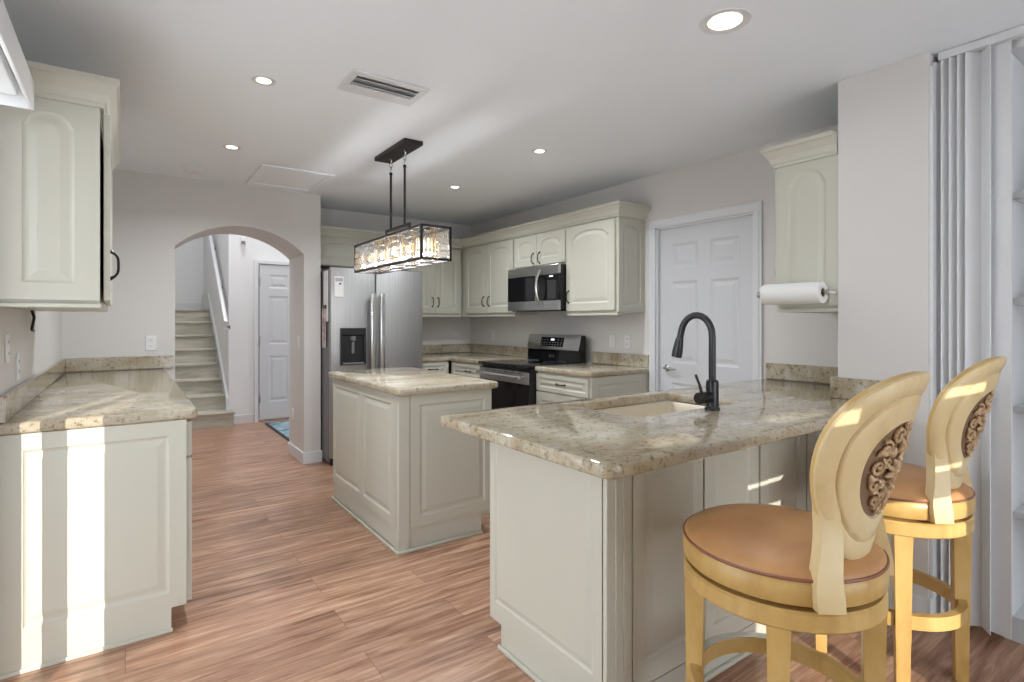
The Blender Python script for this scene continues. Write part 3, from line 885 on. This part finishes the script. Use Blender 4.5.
fc = thing('faucet', 'gunmetal gooseneck pull-down faucet with side lever, behind the sink', 'faucet', (2.015, 1.383, .931), rad(8))
obj('base', MB().lathe([(0, 0), (.031, 0), (.031, .008), (.026, .014), (.0255, .118), (.021, .126), (0, .126)], 28), FAUCET, fc)
pts = [(0, 0, .12), (0, 0, .2), (0, 0, .30)]
for k in range(1, 13):
    a = PI * k / 12 * .93
    pts.append((0, .072 - .072 * math.cos(a), .31 + .088 * math.sin(a)))
e = pts[-1]
pts += [(0, e[1] + .006, e[2] - .03)]
obj('neck', MB().tube(pts, .0145, 18), FAUCET, fc)
e = pts[-1]
obj('spray_head', MB().tube([e, (0, e[1] + .004, e[2] - .012), (0, e[1] + .013, e[2] - .06), (0, e[1] + .018, e[2] - .085)], [.0155, .018, .023, .022], 18), FAUCET, fc)
hv = obj('handle_hub', MB().tube([(-.015, .004, .055), (-.078, .022, .052), (-.082, .023, .052)], [.024, .025, .021], 20), FAUCET, fc)
obj('lever', MB().tube([(-.058, .016, .072), (-.072, .020, .11), (-.092, .026, .150)], [.007, .0055, .0055], 10), FAUCET, hv)

# right upper cabinet on the return wall (facing +Y)
ru = thing('wall_cabinet', 'cream wall cabinet with arched side panel beside the column, above the towel roll', 'cabinet', (XS_ - .001, 1.548, 0), rad(180))
RWw = XS_ - .001 - 2.842
obj('body', MB().box((0, 0, UB), (RWw, .303, UT), .001), CAB, ru)
side_panel(ru, 1, RWw, .303, UB + .012, UT, fw=.055, arch=.07, t=.014)
door(ru, .006, UB + .02, RWw / 2 - .002, UT - .01, (RWw / 2 - .04, UB + .19), .06)
door(ru, RWw / 2 + .002, UB + .02, RWw - .004, UT - .01, (RWw - .06, UB + .195), .06)
obj('light_rail', MB().box((0, -.004, UB - .02), (RWw + .014, .303, UB - .0005), .003), CAB, ru)
crown(ru, [(0, 0), (RWw + .014, 0), (RWw + .014, .303)][::-1] if False else [(0.0, 0), (RWw + .014, 0), (RWw + .014, .303)], UT - .002)
ph = thing('paper_towel_holder', 'metal paper towel bar fixed to the cabinet side near the column', 'holder', (2.765, 1.42, 1.44))
obj('rod', MB().cyl((2.765, 1.262, 1.443), (2.765, 1.612, 1.443), .006, n=12), CHROME, ph, True)
for y in (1.262, 1.612):
    obj('end_knob', MB().tube([(2.765, y - .006, 1.443), (2.765, y, 1.443), (2.765, y + .006, 1.443)], [.014, .018, .014], 14), CHROME, ph, True)
obj('bracket', MB().tube([(2.765, 1.2555, 1.443), (2.80, 1.252, 1.443), (2.826, 1.256, 1.443)], .006, 10), WHITE, ph, True)
pr = thing('paper_towel_roll', 'white paper towel roll hanging beside the right wall cabinet', 'paper towel', (2.765, 1.43, 1.44))
Mx = Matrix.Translation((2.765, 1.285, 1.443)) @ Matrix.Rotation(rad(-90), 4, 'X')
obj('towel', MB().ring([(.012 + .010, 0), (.052, 0), (.054, .004), (.054, .291), (.052, .295), (.022, .295)], 40, M=Mx), PAPER, pr, True)
obj('core', MB().ring([(.019, .0), (.0215, .0), (.0215, .295), (.019, .295)], 24, M=Mx), mat('cardboard', (.45, .35, .25), .9), pr, True)

# ------------------------------------------------------------------ right side: vertical blind and built-in shelves
vb = thing('vertical_blind', 'stacked white vertical blind vanes beside the column', 'blind', (2.88, .75, 0))
obj('headrail', MB().box((2.862, -.6, 2.428), (2.898, .855, 2.462), .003), TRIM, vb, True)
for k, yy in enumerate((.842, .814, .786, .758, .731)):
    obj('vane', MB().box((-.044, -.0012, .035), (.044, .0012, 2.425), M=T3(2.890, yy, 0, -42)), VANE, vb, True)
for yy, an in ((.704, 38), (.662, 80)):
    obj('vane', MB().box((-.044, -.0012, .035), (.044, .0012, 2.425), M=T3(2.885, yy, 0, an)), VANE, vb, True)
sh = thing('built_in_shelves', 'white built-in shelf unit behind the vertical blind, right edge of the photo', 'shelves', (3.1, -.3, 0))
SHM = mottled('white_shelf_paint', (.68, .69, .70), .4, .01)
obj('carcass', MB().box((3.27, -1.25, 0), (3.298, .66, 2.395)).box((2.95, .632, 0), (3.27, .66, 2.395), .002).box((2.95, -1.25, 0), (3.27, -1.222, 2.395), .002).box((2.95, -1.222, 0), (3.27, .632, .1), .002), SHM, sh, True, smooth=0)
for z in (.50, .93, 1.37, 1.80):
    obj('shelf', MB().box((2.955, -1.221, z), (3.268, .631, z + .028), .003), SHM, sh, True)

# ------------------------------------------------------------------ outlets and switches
def outlet(name, label, loc, rz, kind='outlet', group='wall outlets and switches'):
    o = thing(name, label, kind, loc, rz, group)
    obj('plate', MB().box((-.035, -.006, -.057), (.035, -.0005, .057), .003), WHITE, o)
    if kind == 'outlet':
        for z in (-.022, .022):
            s_ = obj('socket', MB().box((-.016, -.008, z - .014), (.016, -.0055, z + .014), .002), WHITE, o)
            obj('slot', MB().box((-.008, -.0086, z - .005), (-.005, -.0078, z + .006)).box((.005, -.0086, z - .005), (.008, -.0078, z + .006)), GREYSHADE, s_)
    else:
        obj('rocker', MB().box((-.017, -.010, -.033), (.017, -.0055, .033), .003), WHITE, o)
    return o
outlet('wall_outlet', 'white outlet on the arch wall above the left worktop', (.165, YA, 1.13), 0)
outlet('wall_outlet', 'white outlet on the left wall near the photo edge, upper of two plates', (XL, 2.86, 1.20), rad(90))
outlet('wall_outlet', 'white outlet on the left wall under the cabinet, lower of two plates', (XL, 3.12, 1.11), rad(90))
outlet('light_switch', 'white light switch inside the arch on its right jamb', (1.33, 5.33, 1.11), rad(-90), 'switch')
outlet('wall_outlet', 'white outlet low on the right jamb of the arch', (1.33, 5.55, .40), rad(-90))
outlet('wall_outlet', 'white outlet on the stove wall left of the range, by the corner', (XS_, 5.20, 1.14), rad(-90))
outlet('light_switch', 'white switch plate right of the range, the one nearer the range', (XS_, 3.335, 1.13), rad(-90), 'switch')
outlet('wall_outlet', 'white outlet right of the range, nearer the pantry door', (XS_, 3.16, 1.13), rad(-90))
cd = tag(obj('power_cord', MB().tube([(XL + .02, 3.38, UB - .017), (XL + .03, 3.37, 1.32), (XL + .025, 3.34, 1.27), (XL + .03, 3.30, 1.262), (XL + .03, 3.345, 1.258)], .006, 8), BLACKP), 'short black cord hanging below the left wall cabinet', 'cord')

# ------------------------------------------------------------------ ceiling fixtures
def can(label, x, y, r, W, group):
    c = thing('recessed_light', label, 'light', (x, y, ZC), 0, group)
    obj('trim_ring', MB().ring([(r * .74, .0), (r * .76, -.003), (r * .96, -.005), (r, -.0005), (r * .74, -.0004)], 40), TRIM, c)
    q = .60 if r < .08 else .66
    obj('baffle', MB().ring([(r * q, -.0006), (r * .74, -.0006), (r * .74, -.0035), (r * q, -.0015)], 40), BAFFLE, c)
    obj('lens', MB().lathe([(0, -.0006), (r * q, -.0006), (r * q, -.0014), (0, -.002)], 32), LAMPON, c)
    l = bpy.data.lights.new('lamp', 'AREA'); l.shape = 'DISK'; l.size = r * 1.4; l.spread = rad(152 if r < .08 else 170); l.energy = W; l.color = (.90, .955, 1)
    lo = bpy.data.objects.new('lamp', l); COL.objects.link(lo); lo.parent = c; lo.location = (0, 0, -.012)
    return c
can('large lit recessed ceiling light nearest the camera, above the peninsula', 1.893, 1.243, .095, CAN_BIG_W, None)
g = 'small recessed lights around the island'
can('small lit recessed light on the ceiling left of the air vent', .545, 2.84, .055, CAN_W, g)
can('small lit recessed light between smoke detector and air vent, by the arch wall', .58, 4.05, .055, CAN_W, g)
can('small lit recessed light over the range side, nearer the peninsula', 2.31, 2.93, .055, CAN_W, g)
can('small lit recessed light over the range side, farther, by the corner cabinets', 2.33, 4.14, .055, CAN_W, g)
sd = thing('smoke_detector', 'round white smoke detector on the ceiling before the arch', 'smoke detector', (.42, 4.77, ZC))
obj('housing', MB().lathe([(0, -.034), (.05, -.034), (.068, -.022), (.072, -.0005), (0, -.0005)], 36), WHITE, sd)
obj('test_button', MB().lathe([(0, -.038), (.012, -.037), (.012, -.0335), (0, -.0335)], 16), TRIM, sd)
vt = thing('air_vent', 'white rectangular ceiling air vent with two dark slots', 'vent', (1.05, 2.585, ZC))
vx0, vx1, vy0, vy1 = -.195, .195, -.125, .125
obj('frame', MB().box((vx0, vy0, -.010), (vx1, vy0 + .045, -.0005), .003).box((vx0, vy1 - .085, -.010), (vx1, vy1, -.0005), .003).box((vx0, vy0 + .045, -.010), (vx0 + .035, vy1 - .085, -.0005), .003).box((vx1 - .035, vy0 + .045, -.010), (vx1, vy1 - .085, -.0005), .003), TRIM, vt)
obj('duct', MB().box((vx0 + .035, vy0 + .045, -.002), (vx1 - .035, vy1 - .085, -.0006)), mat('vent_duct', (.33, .33, .335), .6), vt)
for k in range(2):
    Ms = Matrix.Translation((0, -.052 + k * .055, -.009)) @ Matrix.Rotation(rad(28), 4, 'X')
    obj('louver', MB().box((vx0 + .036, -.017, -.001), (vx1 - .036, .017, .001), M=Ms), TRIM, vt)
hh = thing('attic_hatch', 'flat white attic hatch panel in the ceiling by the arch wall', 'hatch', (1.09, 4.67, ZC))
obj('panel', MB().box((-.225, -.285, -.006), (.225, .285, -.0005), .002), CEIL, hh)
obj('frame', MB().box((-.27, -.33, -.014), (-.226, .33, -.0005), .004).box((.226, -.33, -.014), (.27, .33, -.0005), .004).box((-.226, -.33, -.014), (.226, -.286, -.0005), .004).box((-.226, .286, -.014), (.226, .33, -.0005), .004), CEIL, hh)

# ------------------------------------------------------------------ pendant lamp
PCX, PCY = 1.505, 3.46
pe = thing('pendant_lamp', 'rectangular crystal pendant lamp with dark bronze frame, hanging over the island', 'lamp', (PCX, PCY, ZC))
obj('canopy', MB().box((-.065, -.255, -.028), (.065, .255, -.0005), .003), LAMPMETAL, pe)
bx0, bx1, by0, by1, bz0, bz1 = -.095, .095, -.56, .56, 1.672 - ZC, 1.866 - ZC
for yy in (-.115, .115):
    lkb = MB()
    for q in range(3):
        zc = -.045 - q * .034
        pts = [(.010 * math.cos(t * PI / 4) * (1 if q % 2 else 0), yy + .010 * math.cos(t * PI / 4) * (0 if q % 2 else 1), zc + .022 * math.sin(t * PI / 4)) for t in range(8)]
        lkb.tube(pts, .003, 6, closed=True)
    obj('chain_link', lkb, CHROME, pe)
    obj('rod', MB().cyl((0, yy, -.14), (0, yy, bz1 + .076), .0075, n=12).lathe([(0, -.15), (.011, -.148), (.011, -.132), (0, -.13)], 14, (0, yy, 0)), LAMPMETAL, pe)
obj('hanger_bar', MB().box((-.008, -.20, bz1 + .060), (.008, .20, bz1 + .078), .002).box((-.008, -.20, bz1 + .001), (.008, -.184, bz1 + .061), .002).box((-.008, .184, bz1 + .001), (.008, .20, bz1 + .061), .002), LAMPMETAL, pe)
fm = MB()
e = .007
for x in (bx0, bx1):
    for z in (bz0, bz1): fm.box((x - e, by0 - e, z - e), (x + e, by1 + e, z + e), .001)
    for y in (by0, by1): fm.box((x - e, y - e, bz0), (x + e, y + e, bz1), .001)
for y in (by0, by1):
    for z in (bz0, bz1): fm.box((bx0, y - e, z - e), (bx1, y + e, z + e), .001)
for k in range(1, 5):
    y = by0 + (by1 - by0) * k / 5
    fm.box((bx0, y - .004, bz0 - .004), (bx1, y + .004, bz0 + .004))
fm.box((-.012, by0, bz1 - .006), (.012, by1, bz1 + .006), .001)
obj('frame', fm, LAMPMETAL, pe)
def bars(fixed, lo, hi, along, n):
    """alternating groups of upright and lying crystal bars between lo and hi"""
    step = (hi - lo) / n
    h0, h1 = bz0 + .010, bz1 - .010
    for k in range(n):
        a = lo + k * step
        vert = k % 2 == 0
        for q in range(4):
            if vert:
                u0, u1, w0, w1 = a + .003 + q * (step - .004) / 4, a + .001 + (q + 1) * (step - .004) / 4, h0 + random.choice((0, .012, .02)), h1 - random.choice((0, .008, .018))
            else:
                u0, u1, w0, w1 = a + .004, a + step - .004, h0 + q * (h1 - h0) / 4 + .002, h0 + (q + 1) * (h1 - h0) / 4 - .002
            dep = random.choice((.007, .010, .013))
            mb = MB()
            if along == 'y': mb.box((fixed - dep, u0, w0), (fixed + dep, u1, w1), .003, 1)
            else: mb.box((u0, fixed - dep, w0), (u1, fixed + dep, w1), .003, 1)
            obj('crystal_bar', mb, AMBER if random.random() < .3 else CRYSTAL, pe, smooth=0)
bars(bx0, by0 + .01, by1 - .01, 'y', 10)
bars(bx1, by0 + .01, by1 - .01, 'y', 10)
bars(by0, bx0 + .008, bx1 - .008, 'x', 2)
bars(by1, bx0 + .008, bx1 - .008, 'x', 2)
for k in range(5):
    y = by0 + (by1 - by0) * (k + .5) / 5
    zb = bz1 - .06
    sck = obj('socket', MB().lathe([(0, .052), (.013, .052), (.013, .005), (0, .005)], 14, (0, y, zb)), LAMPMETAL, pe)
    obj('bulb', MB().lathe([(0, -.07), (.012, -.066), (.024, -.045), (.022, -.025), (.011, 0), (0, .004)], 18, (0, y, zb)), BULB, sck)
    l = bpy.data.lights.new('bulb_light', 'POINT'); l.energy = PENDANT_W; l.shadow_soft_size = .03; l.color = (.97, .97, 1)
    lo = bpy.data.objects.new('bulb_light', l); COL.objects.link(lo); lo.parent = pe; lo.location = (0, y, zb - .11)

# ------------------------------------------------------------------ bar stools
def make_stool(label, loc, rz, group):
    t = thing('bar_stool', label, 'bar stool', loc, rz, group)
    # cushion
    pr_ = [(0, .752), (.06, .751), (.12, .747), (.17, .739), (.21, .726), (.237, .713), (.249, .702), (.2505, .694), (0, .694)]
    cu = obj('cushion', MB().lathe(pr_, 64), LEATHER, t, smooth=60)
    obj('piping', MB().tube([(.2515 * math.cos(a * PI / 32), .2515 * math.sin(a * PI / 32), .697) for a in range(64)], .0042, 8, closed=True), PIPING, cu)
    obj('seat_rail', MB().ring([(.20, .634), (.247, .634), (.254, .642), (.255, .684), (.250, .692), (.20, .692)], 64), HONEY, t, smooth=40)
    obj('swivel_ring', MB().ring([(.19, .622), (.10, .622), (.10, .634), (.19, .634)], 40), PULL, t)
    obj('base_ring', MB().ring([(.19, .572), (.246, .572), (.252, .578), (.252, .616), (.246, .622), (.19, .622)], 64), HONEY, t, smooth=40)
    LA = [-73.4 + 90 * k for k in range(4)]
    RL = .222
    for a in LA:
        Ml = Matrix.Rotation(rad(a), 4, 'Z')
        lv = []
        mb = MB()
        b = bmesh.new()
        secs = [(.0, .019, RL), (.20, .021, RL), (.24, .023, RL), (.33, .023, RL), (.50, .025, RL), (.574, .027, RL)]
        vs, fs = [], []
        for z, h, rr in secs:
            for (dx, dy) in ((-1, -1), (1, -1), (1, 1), (-1, 1)):
                vs.append((dx * h, -rr + dy * h, z))
        for i in range(len(secs) - 1):
            for k in range(4): fs.append((i * 4 + k, i * 4 + (k + 1) % 4, (i + 1) * 4 + (k + 1) % 4, (i + 1) * 4 + k))
        fs += [(3, 2, 1, 0), tuple(range(len(vs) - 4, len(vs)))]
        mb.add(vs, fs, Ml)
        obj('leg', mb, HONEY, t, smooth=20)
    # curved stretchers between the legs
    for q, a in enumerate(LA):
        vs, fs = [], []
        N = 12
        a1, a2 = a + 6.2, a + 90 - 6.2
        for i in range(N + 1):
            aa = rad(a1 + (a2 - a1) * i / N)
            for (rr, z) in ((.208, .255), (.234, .255), (.234, .302), (.208, .302)):
                vs.append((rr * math.sin(aa), -rr * math.cos(aa), z))
        for i in range(N):
            for k in range(4): fs.append((i * 4 + k, i * 4 + (k + 1) % 4, (i + 1) * 4 + (k + 1) % 4, (i + 1) * 4 + k))
        fs += [(3, 2, 1, 0), tuple(range(len(vs) - 4, len(vs)))]
        s_ = obj('stretcher', MB().add(vs, fs), HONEY, t, smooth=30)
        if q == 2:
            vs2 = []
            for i in range(N + 1):
                aa = rad(a1 + 2 + (a2 - a1 - 4) * i / N)
                for (rr, z) in ((.207, .3022), (.2355, .3022), (.2355, .3045), (.207, .3045)):
                    vs2.append((rr * math.sin(aa), -rr * math.cos(aa), z))
                    
            o_ = obj('foot_plate', MB().add(vs2, fs), STEELB, s_, smooth=30)
            o_['label'] = 'metal wear plate'
    # barrel back
    def rho(z):
        zo = 1.304 - (1.304 - z) / 1.09
        return 1.09 * (.18 + .27 * (zo - .757))
    ZM, HZ_, HP = .947, .239, 49.0
    AX = -9   # the back is centred a little left of the front-to-back line
    def bp(s, th, off):
        ex = 2 / 2.25
        c, s2 = math.cos(th), math.sin(th)
        u = math.copysign(abs(c) ** ex, c) * s
        v = math.copysign(abs(s2) ** ex, s2) * s
        z = ZM + HZ_ * v
        # narrower towards the bottom
        ph = rad(HP) * u * (1 - .10 * max(0, -v))
        ph += rad(AX)
        r = rho(z) + off
        return (r * math.sin(ph), -r * math.cos(ph), z)
    outer = [(0, .004), (.25, .004), (.50, .004), (.515, .011), (.55, .013), (.72, .013), (.75, .011), (.775, .005), (.80, .012), (.86, .015), (.95, .015), (.985, .011), (1.0, .004)]
    inner = [(1.0, -.016), (.97, -.021), (.80, -.021), (.5, -.018), (.0, -.018)]
    NT = 72
    vs, fs = [], []
    rings = outer[1:] + inner[:-1]
    for s_, o_ in rings:
        for k in range(NT): vs.append(bp(s_, 2 * PI * k / NT, o_))
    for i in range(len(rings) - 1):
        for k in range(NT): fs.append((i * NT + k, i * NT + (k + 1) % NT, (i + 1) * NT + (k + 1) % NT, (i + 1) * NT + k))
    c0 = len(vs); vs.append(bp(0, 0, .004)); c1 = len(vs); vs.append(bp(0, 0, -.018))
    for k in range(NT):
        fs.append((c0, (k + 1) % NT, k))
        l0 = (len(rings) - 1) * NT
        fs.append((c1, l0 + k, l0 + (k + 1) % NT))
    bk = obj('backrest', MB().add(vs, fs), HONEYB, t, smooth=32)
    bk.data.materials.append(HONEY)
    NO = len(outer) - 1
    for pi_, p in enumerate(bk.data.polygons):
        if (NO - 1) * NT <= pi_ < (NO + 1) * NT: p.material_index = 1
    # posts carrying the back
    for sg in (-1, 1):
        path = [(.259, 40.5, .634), (.259, 41, .66), (.255, 41.3, .69), (.247, 40.3, .72), (.238, 38.3, .755), (.231, 37, .79), (.229, 37, .82), (.232, 38.2, .85), (.238, 40.0, .89), (.247, 41.5, .93), (.256, 42.5, .965)]
        wd = [.031, .032, .031, .029, .027, .0255, .0245, .0235, .021, .016, .009]
        dp_ = [.019] * 7 + [.0185, .0175, .016, .013]
        vs, fs = [], []
        for (rr, ph, z), h, dq in zip(path, wd, dp_):
            a = rad(ph) * sg + rad(AX)
            er = Vector((math.sin(a), -math.cos(a), 0)); et = Vector((math.cos(a), math.sin(a), 0))
            for (p, q) in ((-1, -1), (1, -1), (1, 1), (-1, 1)):
                vs.append(tuple(er * (rr - .003 + p * dq) + et * q * h + Vector((0, 0, z))))
        for i in range(len(path) - 1):
            for k in range(4): fs.append((i * 4 + k, i * 4 + (k + 1) % 4, (i + 1) * 4 + (k + 1) % 4, (i + 1) * 4 + k))
        fs += [(3, 2, 1, 0), tuple(range(len(vs) - 4, len(vs)))]
        obj('back_post', MB().add(vs, fs), HONEYB, t, smooth=35)
    # carved medallion
    vs, fs = [], []
    for s_, o_ in ((.0, .0052), (.2, .0052), (.4, .0052), (.495, .0052)):
        for k in range(NT): vs.append(bp(s_, 2 * PI * k / NT, o_))
    for i in range(3):
        for k in range(NT): fs.append((i * NT + k, i * NT + (k + 1) % NT, (i + 1) * NT + (k + 1) % NT, (i + 1) * NT + k))
    md = obj('medallion', MB().add(vs, fs), CARVEDBG, bk, smooth=60)
    md['label'] = 'carved scrollwork oval with dark recess'
    def uv(u, v, off=.017):
        z = ZM + v; r = rho(z) + off * .62
        return (r * math.sin(u / .25 + rad(AX)), -r * math.cos(u / .25 + rad(AX)), z)
    cv = MB()
    def spiral(u, v, r0, turns, a0, hand, tr=.0062, tail=0):
        pts, rs = [], []
        N = 22
        for i in range(N + 1):
            f = i / N
            rr = r0 * (1 - .82 * f)
            a = a0 + hand * turns * 2 * PI * f
            pts.append(uv(u + rr * math.cos(a), v + rr * math.sin(a), .014 + .007 * f)); rs.append(tr * (1 - .35 * f))
        cv.tube(pts, rs, 6)
        cv.lathe([(0, -.004), (.006, -.002), (.006, .003), (0, .006)], 8, uv(u, v, .018))
    rr_ = random.Random(3)
    for sg in (-1, 1):
        for (u, v, r0, tn, a0, hd) in ((.024, .088, .021, 1.4, PI, -1), (.056, .060, .021, 1.4, 1.0, 1), (.027, .052, .013, 1.2, 0, -1), (.068, .018, .022, 1.5, 1.9, 1), (.040, .022, .013, 1.2, 3, -1),
                                       (.066, -.028, .021, 1.4, PI + 1, -1), (.040, -.030, .012, 1.2, 1, 1), (.050, -.066, .020, 1.3, 1, 1), (.020, -.062, .014, 1.3, 2, -1), (.022, -.094, .018, 1.3, 0, 1)):
            spiral(sg * u, v, r0, tn, a0 if sg > 0 else PI - a0, hd * sg, .0048)
    spiral(0, .108, .009, 1, 0, 1, .004); spiral(0, -.108, .008, 1, 0, 1, .004)
    for k in range(7):   # centre rosette
        a = 2 * PI * k / 7
        cv.tube([uv(.006 * math.cos(a), .006 * math.sin(a), .02), uv(.018 * math.cos(a), .018 * math.sin(a), .022), uv(.029 * math.cos(a), .029 * math.sin(a), .015)], [.004, .0085, .004], 8)
    cv.lathe([(0, -.008), (.009, -.004), (.009, .004), (0, .008)], 10, uv(0, 0, .022))
    for (u0, v0, u1, v1) in ((-.02, .04, -.06, .055), (.02, .04, .06, .055), (-.02, -.035, -.03, -.06), (.02, -.035, .03, -.06), (0, .045, 0, .085), (0, -.04, 0, -.09), (-.085, 0, -.082, -.02), (.085, 0, .082, -.02), (-.07, .06, -.078, .045), (.07, .06, .078, .045)):
        cv.tube([uv(u0, v0, .014), uv((u0 + u1) / 2 + .004, (v0 + v1) / 2, .021), uv(u1, v1, .014)], [.003, .0085, .002], 8)
    obj('scroll_carving', cv, CARVED, bk, smooth=60)
    return t
g = 'honey wood swivel bar stools'
make_stool('honey wood swivel bar stool with tan leather seat, the nearer, larger one', (1.483, .808, 0), rad(12), g)
st2 = [o for o in bpy.data.objects if o.name == 'bar_stool'][0]
dup(st2, (2.366, .864, 0), rad(14), 'honey wood swivel bar stool with tan leather seat, the farther one beside the vertical blind', g)

# ------------------------------------------------------------------ behind the viewpoint: windows with added slit shades, added unseen sun blockers
for k, h in enumerate(RW[:2]):
    wn = thing('window_%d' % (k + 1), None, None, ((h[0] + h[2]) / 2, YR - .06, h[1])); del wn['label']; del wn['category']; wn['kind'] = 'structure'
    x0, z0, x1, z1 = h
    f = MB().box((x0, YR - .10, z0), (x0 + .03, YR - .04, z1)).box((x1 - .03, YR - .10, z0), (x1, YR - .04, z1)).box((x0 + .03, YR - .10, z0), (x1 - .03, YR - .04, z0 + .02)).box((x0 + .03, YR - .10, 1.995), (x1 - .03, YR - .04, z1))
    obj('window_frame', f, TRIM, wn, True)
    sm_ = MB().box((x0 + .031, YR - .069, 1.662), (x1 - .031, YR - .061, 1.888)).box((x0 + .031, YR - .069, 1.920), (x1 - .031, YR - .061, 1.994))  # unseen panels added, gaps shaped to throw thin sun strips
    sm_.box((x0 + .031, YR - .069, 1.56), (x1 - .031, YR - .061, 1.6615 if k == 0 else 1.643))
    tag(obj('window_shade', sm_, SHADEFAB), 'pale fabric window shade behind the viewpoint, %s rear window' % ('narrower' if k == 0 else 'wider'), 'shade')
struct('ground', MB().box((-14, -16, -.25), (14, 14, -.11)), OUTSIDE, smooth=0)
struct('roof_eave', MB().box((-1.80, -1.9, 2.25), (XL - .125, 1.9, 2.33)), SUNBLOCK, smooth=0)  # unseen slab added to cut off high sun at the left window
struct('wall_garden', MB().box((-1.42, -9.2, -.1), (8, -9.0, 4.6)).box((-4.0, -9.2, -.1), (-2.15, -9.0, 3.52)).box((-4.03, -12, -.1), (-4.0, -7.42, 5.2)).box((-2.15, -9.2, -.1), (-1.42, -9.0, 2.75)), SUNBLOCK, smooth=0)  # unseen walls added outside to keep low sun out of the openings

# added fill light for the stair hall (unseen lamp high in the two-storey hall)
hl = thing('hall_ceiling_light', 'round ceiling light high in the stair hall', 'light', (1.1, 6.9, HZ))
obj('diffuser', MB().lathe([(0, -.08), (.12, -.07), (.18, -.03), (.19, -.0005), (0, -.0005)], 32), LAMPON, hl)
l = bpy.data.lights.new('hall_lamp', 'AREA'); l.shape = 'DISK'; l.size = .5; l.energy = HALL_W
lo = bpy.data.objects.new('hall_lamp', l); COL.objects.link(lo); lo.parent = hl; lo.location = (0, 0, -.12)
